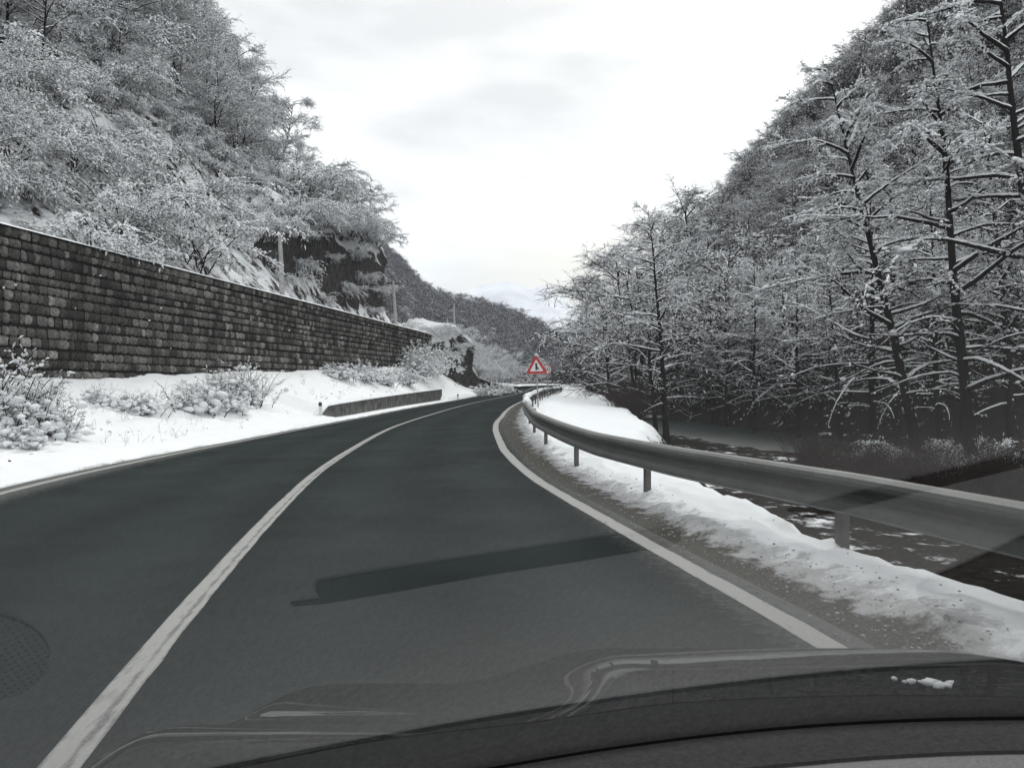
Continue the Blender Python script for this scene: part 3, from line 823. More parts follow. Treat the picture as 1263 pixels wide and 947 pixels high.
# ------------------------------------------------------------------ road signs
def plate(mb, outline, y, t, mat=0):
    n = len(outline); o = np.array(outline)
    a = np.stack([o[:, 0], np.full(n, y), o[:, 1]], -1); b = a + [0, t, 0]
    mb.add(a, [list(range(n))], mat); mb.add(b, [list(range(n))[::-1]], mat)
    V = np.stack([np.vstack([a, a[:1]]), np.vstack([b, b[:1]])]); grid(mb, V, mat, flip=True)
def rtri(side, r, k=6):
    """rounded equilateral triangle, base on z=0"""
    h = side * math.sqrt(3) / 2; cen = []; ins = r
    pts = [(-side / 2, 0), (side / 2, 0), (0, h)]; g_ = (0, h / 3); out = []
    for i, p in enumerate(pts):
        d = math.dist(p, g_); q = (p[0] + (g_[0] - p[0]) * 2 * r / d, p[1] + (g_[1] - p[1]) * 2 * r / d)
        a0 = [R(150), R(-90), R(30)][i]
        for j in range(k + 1):
            a = a0 + R(120) * j / k if True else 0; out.append((q[0] + r * math.cos(a), q[1] + r * math.sin(a)))
    return out
def circ(r, k=40, c=(0, 0)): return [(c[0] + r * math.cos(2 * math.pi * i / k), c[1] + r * math.sin(2 * math.pi * i / k)) for i in range(k)]

def sign_triangle():
    d = 34.0; x, _, _ = ray(664, d); zt = CAMH + (CY - 437) / F * d; side = .96; h = side * .866
    zb = zt - h; gz = .12
    root = empty('warning_sign', (x, d, gz), (0, R(-2.5), R(-4)))
    tag(root, 'triangular red-bordered warning sign with a black side-road symbol on a thin grey pole', 'road sign')
    mb = MB(); tube(mb, [(0, .03, -.6), (0, .03, zt - gz - .1)], .03, 10); mb.build('pole', M['pole_grey'], root)
    def sh(o, dz): return [(a, b + dz) for a, b in o]
    mb = MB(); plate(mb, sh(rtri(side, .06), zb - gz), 0, .004); mb.build('plate', M['pole_grey'], root, smooth=False)
    mb = MB(); plate(mb, sh(rtri(side - .01, .055), zb - gz + .003), -.004, .003); mb.build('border', M['red'], root, smooth=False)
    s2 = side - .38; mb = MB(); plate(mb, sh(rtri(s2, .02), zb - gz + (h - s2 * .866) / 3), -.008, .003); mb.build('face', M['white'], root, smooth=False)
    c0 = zb - gz + (h - s2 * .866) / 3 + .045
    mb = MB()
    plate(mb, [(-.045, c0), (.035, c0), (.035, c0 + .24), (.06, c0 + .24), (-.005, c0 + .33), (-.07, c0 + .24), (-.045, c0 + .24)], -.012, .003)
    plate(mb, [(.036, c0 + .07), (.12, c0 - .0), (.12, c0 + .05), (.036, c0 + .17)], -.0125, .003)
    mb.build('symbol', M['black'], root, smooth=False)
    mb = MB(); box(mb, -.05, .05, .0045, .06, zb - gz + .15, zb - gz + .19); mb.build('bracket', M['pole_grey'], root, smooth=False)
    mb = MB(); box(mb, -.05, .05, .0045, .06, zb - gz + .5, zb - gz + .54); mb.build('bracket', M['pole_grey'], root, smooth=False)
    rng = np.random.default_rng(1); mb = MB(); blobs(mb, [(0.02, .0, zt - gz + .01), (.07, .0, zt - gz - .06), (-.03, 0, zt - gz - .03)], [.05, .045, .04], rng, .8, 2); mb.build('snow_cap', M['snow'], root)
sign_triangle()

def sign_round():
    d = 50.0; x, _, _ = ray(676.5, d); zc = CAMH + (CY - 455.5) / F * d; gz = .1
    root = empty('speed_limit_sign', (x, d, gz), (0, R(-2.5), R(-4)))
    tag(root, 'round red-ringed speed limit sign half hidden behind the triangular sign', 'road sign')
    c = (0, zc - gz); r = .30
    mb = MB(); tube(mb, [(0, .03, -.6), (0, .03, zc - gz + .2)], .028, 10); mb.build('pole', M['pole_grey'], root)
    mb = MB(); plate(mb, circ(r, 40, c), 0, .004); mb.build('plate', M['pole_grey'], root, smooth=False)
    mb = MB(); plate(mb, circ(r - .005, 40, c), -.004, .003); mb.build('ring', M['red'], root, smooth=False)
    mb = MB(); plate(mb, circ(r - .055, 40, c), -.008, .003); mb.build('face', M['white'], root, smooth=False)
    cu = bpy.data.curves.new('digits', 'FONT'); cu.body = '50'; cu.size = .36; cu.align_x = 'CENTER'; cu.align_y = 'CENTER'; cu.extrude = .0015; cu.offset = .006
    tmp = bpy.data.objects.new('digits_src', cu); col.objects.link(tmp)
    bpy.context.view_layer.update(); dg = bpy.context.evaluated_depsgraph_get()
    me = bpy.data.meshes.new_from_object(tmp.evaluated_get(dg)); me.materials.clear(); me.materials.append(M['black'])
    bpy.data.objects.remove(tmp)
    o = bpy.data.objects.new('digits', me); col.objects.link(o); o.parent = root; o.location = (0, -.0125, c[1]); o.rotation_euler = (R(90), 0, 0)
sign_round()

# roadside marker posts
def marker(px, d, h, label, lean):
    x = (px - CX) / F * d; z = bank_z(x, d) - .06
    root = empty('marker_post', (x, d, z), (0, lean, 0)); tag(root, label, 'marker post', 'marker posts in the roadside snow')
    mb = MB(); box(mb, -.055, .055, -.04, .04, -.3, h - .14); mb.build('post_body', M['white'], root, smooth=False)
    mb = MB(); box(mb, -.056, .056, -.041, .041, h - .139, h); mb.build('black_band', M['black'], root, smooth=False)
    mb = MB(); blobs(mb, [(0, 0, h + .02)], [.055], np.random.default_rng(2), .5, 2); mb.build('snow_cap', M['snow'], root)
marker(395.5, 30.5, .55, 'white marker post with a black top at the near end of the low concrete wall', R(-2))
marker(564.5, 61.0, .5, 'white marker post just past the far end of the low concrete wall', R(2))

# ------------------------------------------------------------------ utility poles
def pole(px_top, py_top, px_bot, d, zb, r, label, box_=False, arms=1):
    xt = (px_top - CX) / F * d; xb = (px_bot - CX) / F * d; zt = CAMH + (CY - py_top) / F * d; h = zt - zb
    root = empty('utility_pole', (xb, d, zb)); tag(root, label, 'utility pole', 'utility poles behind the wall')
    dx = xt - xb
    mb = MB(); tube(mb, [(0, 0, -.8), (dx * .5, 0, h * .5), (dx, 0, h)], [r, r * .9, r * .7], 10); mb.build('pole_shaft', M['pole_pale'], root)
    for i in range(arms):
        mb = MB(); z = h - .15 - .5 * i; box(mb, dx - .55, dx + .55, -.05, .05, z - .04, z + .04)
        cr_ = mb.build('cross_arm', M['dark_metal'], root, smooth=False)
        for q in (-.5, 0.0, .5):
            mb = MB(); tube(mb, [(dx + q, 0, z + .04), (dx + q, 0, z + .1), (dx + q, 0, z + .2)], [.02, .05, .03], 8); mb.build('insulator', M['white'], cr_)
    if box_:
        mb = MB(); box(mb, dx - .55, dx - .17, -.2, .2, h - 1.45, h - .75); mb.build('transformer_box', M['dark_metal'], root, smooth=False)
        mb = MB(); tube(mb, [(dx - .6, 0, h - 1.62), (dx, 0, h - 1.5)], .035, 6); mb.build('bracket', M['pole_grey'], root)
        mb = MB(); tube(mb, [(dx - .6, 0, h - .9), (dx, 0, h - .9)], .03, 6); mb.build('bracket', M['pole_grey'], root)
    return root
pole(345, 290, 349, 38.4, 5.2, .13, 'pale utility pole with a dark box behind the middle of the stone wall', True, 1)
pole(485, 347, 489, 58, 5.2, .12, 'slim utility pole against the corner of the dark rock cliff', False, 1)
pole(560, 376, 562, 92, 3.0, .13, 'pale utility pole rising above the snowy rock outcrop', False, 1)
pole(552, 392, 553, 104, 2.0, .12, 'shorter thin pole left of the one above the outcrop', False, 1)

# ------------------------------------------------------------------ trees
def unit(a): return a / (np.linalg.norm(a, axis=-1, keepdims=True) + 1e-9)

def ribbons(mb, p0, p1, w, snow, rng, mat_d=0, mat_s=1):
    """twigs: a dark strip with a strip of snow lying along its upper edge"""
    if len(p0) == 0: return
    d = unit(p1 - p0); up = np.array([0, 0, 1.]) - d * d[:, 2:3]
    ln = np.linalg.norm(up, axis=1, keepdims=True); rnd = rng.normal(size=d.shape); rnd[:, 2] *= .2
    up = np.where(ln < .35, unit(np.cross(d, rnd)), up / (ln + 1e-9)); up = unit(up + rng.normal(size=d.shape) * .25)
    w = w[:, None]; sn = snow[:, None]; n = len(p0)
    V = np.stack([p0 - up * w * .5, p1 - up * w * .25, p1 + up * w * .25, p0 + up * w * .5], 1)
    f = np.arange(n * 4).reshape(n, 4); mb.add(V.reshape(-1, 3), f, mat_d)
    m = snow > .003
    if m.any():      # each lump: a six-sided flattened spindle lying on the twig
        a0, a1, u, q = p0[m], p1[m], up[m], sn[m]
        k = len(a0); t0 = rng.random((k, 1)) * .15; t1 = t0 + rng.uniform(.65, .85, (k, 1)); b0 = a0 + (a1 - a0) * t0; b1 = a0 + (a1 - a0) * t1
        upz = np.array([0, 0, 1.]); side = unit(np.cross(d[m], upz + rng.normal(size=u.shape) * .1)); mid = (b0 + b1) / 2 + upz * q * .35
        V = np.stack([b0, b1, mid + side * q, mid - side * q, mid + upz * q * .95, mid - upz * q * .35], 1)
        f = np.array([(0, 2, 4), (2, 1, 4), (1, 3, 4), (3, 0, 4), (2, 0, 5), (1, 2, 5), (3, 1, 5), (0, 3, 5)])
        mb.add(V.reshape(-1, 3), (f[None] + np.arange(k)[:, None, None] * 6).reshape(-1, 3), mat_s)

def grow(rng, p, d, L, n, bend, jit):
    P = [np.array(p, float)]; d = np.array(d, float); st = L / n
    for i in range(n):
        d = d + rng.normal(size=3) * jit + np.array([0, 0, bend]) / n; d /= np.linalg.norm(d)
        P.append(P[-1] + d * st)
    return np.array(P)

def twigs_on(rng, path, k, ln, w, snow_p, snow_w, droop, start=.15, acc=None):
    """k fine twigs (two segments each) leaving a branch path"""
    t = rng.uniform(start, 1, k) * (len(path) - 1); i = np.minimum(t.astype(int), len(path) - 2); f = (t - i)[:, None]
    p0 = path[i] * (1 - f) + path[i + 1] * f; d = unit(path[i + 1] - path[i])
    side = unit(rng.normal(size=(k, 3)) * [1, 1, .55]); dd = unit(d * .75 + side * .9 + [0, 0, .12])
    L = ln * rng.uniform(.45, 1.25, k)[:, None]
    p1 = p0 + dd * L * .5; d2 = unit(dd + rng.normal(size=(k, 3)) * .3 - [0, 0, droop]); p2 = p1 + d2 * L * .5
    ww = w * rng.uniform(.7, 1.3, k); sn = np.where(rng.random(k) < snow_p, snow_w * rng.uniform(.4, 1.6, k), 0)
    acc.append((p0, p1, ww, sn)); acc.append((p1, p2, ww * .75, sn * .9))
    return p2

def make_tree(kind, seed, H, tr_r, near=True, name='bare_tree'):
    """returns (mesh for trunk and limbs, mesh for the twigs and their snow, mesh for snow clumps)"""
    rng = np.random.default_rng(seed); tb = MB(); cb = MB(); sb = MB(); acc = []; clump = []; heap = []
    if kind == 'tall':        # slim leaning riverside tree with long level limbs
        trunk = grow(rng, (0, 0, -.6), (0, 0, 1), H + .6, 14, .12, .018)
        tube(tb, trunk, np.linspace(tr_r, .02, 15) * (1 + .5 * np.exp(-np.arange(15) * .9)), 9, cap=False)
        nl_ = int(H * 2.5)
        for i in range(nl_):
            f = .2 + .8 * (i + rng.random()) / nl_; j = min(int(f * 14), 13); p = trunk[j] + (trunk[j + 1] - trunk[j]) * (f * 14 - j)
            a = rng.random() * 6.28; L = (1 - f) * H * .38 + 1.1 + rng.random() * .8; L *= rng.uniform(.45, 1.2)
            if f < .38: L *= rng.uniform(.5, 1.1)
            up = rng.uniform(-.05, .4) + .5 * f ** 3
            path = grow(rng, p, (math.cos(a), math.sin(a), up + .12), L, 7, -.42, .12)
            tube(tb, path, np.linspace(.055 + .011 * L, .016, 8), 6, mat=1, cap=False)
            if rng.random() < .5 + .25 * (f > .5):     # heaped snow along the outer half of the limb
                tt_ = rng.uniform(1.8, 3.5); te_ = rng.uniform(5, 6.95)
                while tt_ < te_:
                    jj = int(tt_); pp = path[jj] + (path[jj + 1] - path[jj]) * (tt_ - jj); rr_ = rng.uniform(.045, .10) * (1 + .8 * (rng.random() < .15))
                    heap.append((pp + rng.normal(size=3) * [.03, .03, .01] + [0, 0, rr_ * .35], rr_)); tt_ += rr_ * 1.1 * 7 / L
            for q in range(int(4 + L * 2.2)):
                t = rng.uniform(.25, 1); j2 = min(int(t * 7), 6); b0 = path[j2] + (path[j2 + 1] - path[j2]) * (t * 7 - j2); dd = path[j2 + 1] - path[j2]; dd /= np.linalg.norm(dd)
                sd_ = rng.normal(size=3) * [1, 1, .35]; sd_ /= np.linalg.norm(sd_)
                L2 = rng.uniform(.5, 1.0) * (.5 + L * .22)
                p2 = grow(rng, b0, dd + sd_ * .8, L2, 3, -.25, .12)
                ribs = (p2[:-1], p2[1:], np.array([.026, .02, .016]), np.full(3, .055) * rng.uniform(.5, 1.5)); acc.append(ribs)
                twigs_on(rng, p2, int(8 + 6 * L2), .45, .015, .55, .036, .25, .1, acc)
                if rng.random() < .42:
                    tt_ = 0.3
                    while tt_ < 2.95:
                        jj = int(tt_); pp = p2[jj] + (p2[jj + 1] - p2[jj]) * (tt_ - jj); rr_ = rng.uniform(.035, .085)
                        heap.append((pp + rng.normal(size=3) * [.03, .03, .01] + [0, 0, rr_ * .3], rr_)); tt_ += rr_ * 1.3 * 3 / L2
    elif kind in ('crown', 'crown_r'):     # rounded bare broadleaf, several ascending limbs
        nt = rng.integers(1, 4)
        for s_ in range(nt):
            lean = rng.normal(size=2) * (.16 if nt > 1 else .06)
            trunk = grow(rng, (rng.normal() * .15, rng.normal() * .15, -.6), (lean[0], lean[1], 1), H * .92, 9, .1, .06)
            tube(tb, trunk, np.linspace(tr_r * (1 if nt == 1 else .7), .02, 10), 6 if near else 5, cap=False)
            nl_ = int(24 / nt) + 3
            for i in range(nl_):
                f = .26 + .74 * (i + rng.random()) / nl_; j = min(int(f * 9), 8); p = trunk[j] + (trunk[j + 1] - trunk[j]) * (f * 9 - j)
                a = rng.random() * 6.28; L = H * (.20 + .24 * math.sin(math.pi * min(1, f * 1.05)) ** .8) * rng.uniform(.7, 1.1)
                path = grow(rng, p, (math.cos(a), math.sin(a), rng.uniform(.35, .95)), L, 5, -.55, .13)
                tube(tb, path, np.linspace(.055, .012, 6), 4, mat=1, cap=False)
                for q in range(7 if near else 5):
                    t = rng.uniform(.3, 1); j2 = min(int(t * 5), 4); b0 = path[j2] + (path[j2 + 1] - path[j2]) * (t * 5 - j2); dd = path[j2 + 1] - path[j2]; dd /= np.linalg.norm(dd)
                    sd_ = rng.normal(size=3) * [1, 1, .5]; sd_ /= np.linalg.norm(sd_); L2 = L * rng.uniform(.25, .5)
                    p2 = grow(rng, b0, dd + sd_ * .8, L2, 3, -.4, .15)
                    acc.append((p2[:-1], p2[1:], np.array([.032, .026, .02]), np.full(3, .04 if kind == 'crown' else .03) * rng.uniform(.4, 1.5)))
                    twigs_on(rng, p2, 18 if near else 10, .75 if near else .9, .018 if near else .03, .75 if kind == 'crown' else .44, (.042 if kind == 'crown' else .034) if near else .045, .3, .05, acc)
                    if rng.random() < .2: clump.append((p2[2], rng.uniform(.08, .26)))
    elif kind == 'arch':      # shrub of long arching rods bowed under snow
        for i in range(30):
            a = rng.random() * 6.28; L = H * rng.uniform(.8, 1.5)
            path = grow(rng, (rng.normal() * .25, rng.normal() * .25, -.3), (math.cos(a) * .55, math.sin(a) * .55, 1.0), L, 7, -1.5, .06)
            tube(tb, path, np.linspace(.028, .010, 8), 4, mat=1, cap=False)
            for q in range(6):
                t = rng.uniform(.3, 1); j2 = min(int(t * 7), 6); b0 = path[j2] + (path[j2 + 1] - path[j2]) * (t * 7 - j2); dd = path[j2 + 1] - path[j2]; dd /= np.linalg.norm(dd)
                sd_ = rng.normal(size=3) * [1, 1, .4]; p2 = grow(rng, b0, dd + sd_ * .3, L * .22, 3, -.6, .1)
                acc.append((p2[:-1], p2[1:], np.full(3, .016), np.full(3, .05) * rng.uniform(.5, 1.6)))
                twigs_on(rng, p2, 12, .45, .012, .75, .036, .5, .05, acc)
            if rng.random() < .35: clump.append((path[rng.integers(4, 8)], rng.uniform(.06, .16)))
    elif kind == 'brush':     # upright dense brown thicket
        for i in range(60):
            a = rng.random() * 6.28; L = H * rng.uniform(.5, 1.15)
            path = grow(rng, (rng.normal() * .5, rng.normal() * .5, -.3), (math.cos(a) * .4, math.sin(a) * .4, 1.0), L, 4, -.2, .1)
            tube(tb, path, np.linspace(.014, .006, 5), 4, cap=False)
            twigs_on(rng, path, 34, .55, .010, .0, .02, .0, .1, acc)
    elif kind == 'low':       # small far tree
        trunk = grow(rng, (0, 0, -.5), (rng.normal() * .05, 0, 1), H * .8, 4, .1, .05)
        tube(tb, trunk, np.linspace(tr_r, .03, 5), 4, cap=False)
        for i in range(22):
            f = rng.uniform(.25, 1); j = min(int(f * 4), 3); p = trunk[j] + (trunk[j + 1] - trunk[j]) * (f * 4 - j); a = rng.random() * 6.28
            L = H * (.16 + .22 * math.sin(math.pi * min(1, f))) * rng.uniform(.7, 1.1)
            path = grow(rng, p, (math.cos(a), math.sin(a), rng.uniform(.3, 1.0)), L, 3, -.4, .15)
            acc.append((path[:-1], path[1:], np.full(3, .07), np.full(3, .05)))
            twigs_on(rng, path, 16, 1.4, .065, .26, .055, .2, .1, acc)
    A = [np.concatenate([q[k_] for q in acc]) for k_ in range(4)]
    sh = {'tall': (.30, .75), 'crown': (.05, .45), 'crown_r': (.25, .85), 'low': (.0, .3)}.get(kind)
    if sh: A[3] = np.where(rng.random(len(A[3])) < .05 + .95 * ss(sh[0], sh[1], A[0][:, 2] / H), A[3], 0)
    ribbons(cb, A[0], A[1], A[2], A[3], rng)
    if kind in ('tall', 'crown_r'):
        heap = [q for q in heap if rng.random() < .06 + .94 * float(ss(.22, .6, q[0][2] / H))]
        clump = [q for q in clump if rng.random() < float(ss(.25, .6, q[0][2] / H))]
    if heap: blobs(sb, [q[0] for q in heap], [q[1] for q in heap], rng, .62, 1, .4)
    if clump:
        c = []; r = []
        for p, q in clump:
            for _ in range(rng.integers(4, 9)): c.append(p + rng.normal(size=3) * q * [1.0, 1.0, .32]); r.append(q * rng.uniform(.2, .55))
        blobs(sb, c, r, rng, .55, 1, .35)
    return tb, cb, sb

def tree_proto(kind, seed, H, r, name, near=True, twig='twig', parts=True):
    tb, cb, sb = make_tree(kind, seed, H, r, near, name)
    tm = tb.mesh('trunk', [M['trunk'], M['limb']] if kind != 'brush' else [M[twig]]); cm = cb.mesh('crown', [M[twig], M['snow_far']], smooth=False)
    sm = sb.mesh('snow', [M['snow']]) if sb.n else None
    return (name, tm, cm, sm, H)
def plant(pr, loc, rz, sc, label, cat, group=None, lean=(0, 0), rename=None):
    name, tm, cm, sm, H = pr
    root = empty(rename or name, loc, (lean[0], lean[1], rz)); root.scale = (sc, sc, sc); tag(root, label, cat, group)
    for nm, me in (('trunk' if 'shrub' not in (rename or name) else 'stems', tm), ('crown', cm), ('snow', sm)):
        if me is not None:
            o = bpy.data.objects.new(nm, me); col.objects.link(o); o.parent = root
            if nm == 'snow': o['kind'] = 'stuff'
    return root

TALL = [tree_proto('tall', 200 + i, 18, .24, 'riverside_tree') for i in range(4)]
CROWN = [tree_proto('crown', 300 + i, 9.0, .13, 'bare_tree') for i in range(6)]
CROWNR = [tree_proto('crown_r', 340 + i, 9.5, .15, 'bare_tree') for i in range(6)]
ARCH = [tree_proto('arch', 400 + i, 2.6, .03, 'snowy_shrub') for i in range(4)]
BRUSH = [tree_proto('brush', 450 + i, 2.3, .03, 'bare_shrub', twig='brown_twig') for i in range(3)]

rs = random.Random(7)
# foreground riverside trees, one by one: pixel of the base, distance, height, lean, label
fg = [(1, 822, 45, 13.0, -.08, 'slim dark-trunked tree on the near riverbank beside the snowy shoulder, first right of the signs'),
      (0, 1138, 32, 17.2, -.19, 'tall leaning dark-trunked tree whose top stands alone against the sky'),
      (2, 1078, 36.5, 13.2, -.09, 'thinner leaning trunk just left of the tall tree that tops the skyline'),
      (3, 1202, 31, 18.5, -.11, 'tall dark trunk right of the skyline tree, hung with heavy lumps of snow'),
      (1, 1296, 29, 21.0, -.10, 'big snow-laden tree at the right edge with its trunk entering high in the frame'),
      (0, 1036, 56, 14.5, -.05, 'slender riverside tree behind the dark river bend with low level branches'),
      (2, 985, 60, 14.0, -.05, 'mid-distance riverside tree above the right end of the dark water'),
      (3, 930, 66, 14.0, -.03, 'riverside tree directly behind the dark stretch of river'),
      (1, 1250, 40, 18.0, -.08, 'snow-covered tree set back between the two rightmost trunks'),
      (2, 1160, 44, 16.0, -.10, 'snow-covered tree half hidden behind the tall skyline tree'),
      (0, 880, 80, 14.5, -.02, 'slim tree on the far bank left of the dark river stretch'),
      (3, 1105, 52, 18.0, -.04, 'tall tree set back between the skyline tree and the thinner leaning trunk')]
spots = []
for k_, px, d, h, ln, lab in fg:
    x = (px - CX) / F * d; z = float(right_h(np.array([x]), np.array([float(d)]))[0]); spots.append((x, d))
    plant(TALL[k_], (x, d, max(z, -2.9)), rs.random() * 6.28 if abs(ln) < .01 else rs.uniform(-.7, .7), (h + 2) / 20, lab, 'tree', None, (0, ln))

def project(x, y, z): return CX + x / y * F, CY - (z - CAMH) / y * F
# woodland on the right: toe and slope
rng = np.random.default_rng(12)
cand = []
for gy_ in np.arange(24, 250, 4.2):
    for gx_ in np.arange(8, 150, 4.0):
        x = gx_ + rng.uniform(-1.6, 1.6); y = gy_ + rng.uniform(-1.6, 1.6); cand.append((x, y))
cand = np.array(cand)
dt, sd_ = poly_dist(cand[:, 0], cand[:, 1], TOE)
z = right_h(cand[:, 0], cand[:, 1])
ok = (sd_ < 0) | (dt < 1.0)
cand, z, dt = cand[ok], z[ok], dt[ok]
pxs, pys = project(cand[:, 0], cand[:, 1], z + 5)
vis = (pxs > 640) & (pxs < 1400) & (pys > -220)
cand, z, dt = cand[vis], z[vis], dt[vis]
order = np.argsort(np.hypot(cand[:, 0], cand[:, 1]) + dt * .6)
cand, z, dt = cand[order], z[order], dt[order]
n_ind = 0; rest = []
for px, d, sc in ((786, 56, 1.42), (764, 62, 1.32), (752, 74, 1.12), (812, 50, 1.15), (718, 158, 1.35), (735, 140, 1.5), (752, 126, 1.7), (775, 112, 1.9), (803, 102, 2.2), (832, 92, 2.2), (866, 84, 2.1), (820, 118, 2.3), (850, 105, 2.3), (745, 150, 1.9), (900, 76, 1.7)):
    x = (px - CX) / F * d
    plant(CROWNR[rng.integers(6)], (x, d, max(-2.3, float(right_h(np.array([x]), np.array([float(d)]))[0]))), rng.random() * 6.28, sc, 'tall bushy bare tree along the river around the slim dark-trunked tree', 'tree', 'tall trees around the slim riverbank tree')
for i, ((x, y), zz) in enumerate(zip(cand, z)):
    if n_ind < 135:
        low = dt[i] < 7
        pr = CROWNR[rng.integers(6)] if rng.random() < .5 or not low else TALL[rng.integers(4)]
        sc = (rng.uniform(.85, 1.3) if low else rng.uniform(.7, 1.05)) if pr in CROWNR else rng.uniform(.55, .8)
        if y > 90 and low: sc *= 1.15
        pxx = project(x, y, zz)[0]; part_ = 'towards the valley mouth' if pxx < 850 else 'above the dark river bend' if pxx < 1050 else 'behind the tall dark trunks' if pxx < 1200 else 'near the right edge'
        if low: lab = 'snow-laden bare tree at the foot of the right hill, ' + part_; gr = 'trees at the foot of the right hill'
        else: lab = 'bare tree ' + ('midway up' if dt[i] < 18 else 'high on') + ' the right wooded hill, ' + part_; gr = 'trees on the slope of the right hill'
        plant(pr, (x, y, zz), rng.random() * 6.28, sc, lab, 'tree', gr, rename='bare_tree'); n_ind += 1
    else: rest.append((x, y, zz))
rest_right = rest

# wood on the left slope
rng = np.random.default_rng(22); cl = []
for y in np.arange(18, 92, 3.3):
    for w in np.arange(2.2, 75, 3.5):
        yq = y + rng.uniform(-1.5, 1.5); wq = w + rng.uniform(-1.4, 1.4)
        if 43 < yq < 75 and wq < 4.5: continue
        x, yy_, z = left_pos(yq, wq)
        if z < 4.6 or yq > 69 + .24 * wq: continue
        px, py = project(x, yy_, z + 4)
        if px < -160 or py < -230: continue
        cl.append((wq, yq, x, yy_, z))
def lzone(x, y, z):
    p_ = project(x, y, z)[0]; return 'at the left edge of the view' if p_ < 90 else 'above the near half of the wall' if p_ < 230 else 'above the far half of the wall' if p_ < 340 else 'near the dark cliff'
cl.sort(key=lambda q: q[0] * 1.0 + q[1] * .12)
rest_left = []; nt = ns_ = 0
for wq, yq, x, y, z in cl:
    if 262 < project(x, y, z)[0] < 392 and wq < 6.5: continue
    shr = rng.random() < (.72 if wq < 9 else .22)
    if shr and ns_ < 100:
        plant(ARCH[rng.integers(4)], (x, y, z), rng.random() * 6.28, rng.uniform(.8, 1.55), 'shrub bowed under snow ' + ('just above the stone wall, ' if wq < 14 else 'high on the left slope, ') + lzone(x, y, z), 'shrub', 'snowy shrubs above the stone wall' if wq < 14 else 'snowy shrubs high on the left slope'); ns_ += 1
    elif nt < 150:
        plant(CROWN[rng.integers(6)], (x, y, z), rng.random() * 6.28, rng.uniform(.55, .95) * (1.1 if wq > 12 else .8), ('low' if wq < 16 else 'midway' if wq < 34 else 'high') + ' frosted bare tree on the left hill, ' + lzone(x, y, z), 'tree', 'trees low on the left slope' if wq < 16 else 'trees high on the left hill'); nt += 1
    else: rest_left.append((x, y, z))
# shrubs hanging over the cliff and the outcrop
for y in np.arange(44, 64.5, 2.2):
    x, yy_, z = left_pos(y + rng.uniform(-.6, .6), 3.9 + rng.uniform(-.4, 1.0))
    plant(ARCH[rng.integers(4)], (x, yy_, float(np.interp(y, [41, 46, 55, 66, 76], [7.5, 11.2, 12.4, 13.0, 12.5])) - .3), rng.random() * 6.28, rng.uniform(.8, 1.15), 'snow-bowed shrub overhanging the top of the dark rock cliff', 'shrub', 'shrubs on the cliff edge')
for px, d, z, sc, lab in ((330, 50, 7.5, 1.1, 'snowy shrub behind and left of the pole with the dark box'), (585, 84, 2.2, 1.0, 'snowy shrub on the far side of the rock outcrop'), (545, 78, 5.0, .7, 'snow-laden shrub on top of the rock outcrop')):
    plant(ARCH[rng.integers(4)], ((px - CX) / F * d, d, z), 1.0, sc, lab, 'shrub', None)

rng = np.random.default_rng(29)
for y, z, o_ in ((46, 7.0, .2), (49, 8.6, .0), (52, 6.6, .2), (54, 9.6, .0), (57, 7.6, .1), (60, 9.0, .0), (62, 6.8, .1), (64, 8.4, .0), (50, 10.4, .0), (59, 10.6, .0)):
    x = float(np.interp(y, [41, 44, 50, 57, 62, 66], [-15.6, -13.9, -12.9, -12.0, -11.1, -10.6])) + o_
    plant(ARCH[rng.integers(4)], (x, y, z), rng.random() * 6.28, rng.uniform(.3, .6), 'small snowy shrub clinging to the face of the dark rock cliff', 'shrub', 'shrubs on the cliff face')
for x, y, z, sc in ((-6.6, 71.5, 5.6, .55), (-5.9, 73.5, 6.0, .5), (-7.6, 69, 5.2, .6), (-5.6, 72.5, 3.4, .5), (-5.2, 75.5, 4.6, .55), (-5.0, 77, 6.0, .5), (-6.4, 70, 3.6, .6), (-4.6, 79, 4.4, .6)):
    plant(ARCH[rng.integers(4)], (x, y, z), rng.random() * 6.28, sc, 'low snowy shrub growing on the rock outcrop at the end of the wall', 'shrub', 'shrubs on the rock outcrop')
# trees on the level ground round the far bend
rng = np.random.default_rng(33); n = 0; pts = []
for _ in range(400):
    y = rng.uniform(96, 262); x = rng.uniform(-34, 60)
    dc = np.min(np.hypot(CL[::8, 0] - x, CL[::8, 1] - y))
    if dc < 7.5 or x > float(np.interp(y, CL[:, 1], CL[:, 0])): continue
    if any(math.hypot(x - a, y - b) < 4.2 for a, b in pts): continue
    if x < -4 - 4 and y < 100: continue
    pts.append((x, y))
pts.sort(key=lambda p: p[1])
for x, y in pts[:62]:
    z = float(mid_h(np.array([x]), np.array([y]))[0])
    plant(CROWN[rng.integers(6)], (x, y, z - .2), rng.random() * 6.28, rng.uniform(.6, 1.0) * (.8 + y / 500), 'snow-covered tree by the distant bend, ' + ('left of' if project(x, y, z)[0] < 640 else 'behind') + ' the triangular sign, ' + ('in the front rows' if y < 130 else 'farther back'), 'tree', 'trees round the far bend')

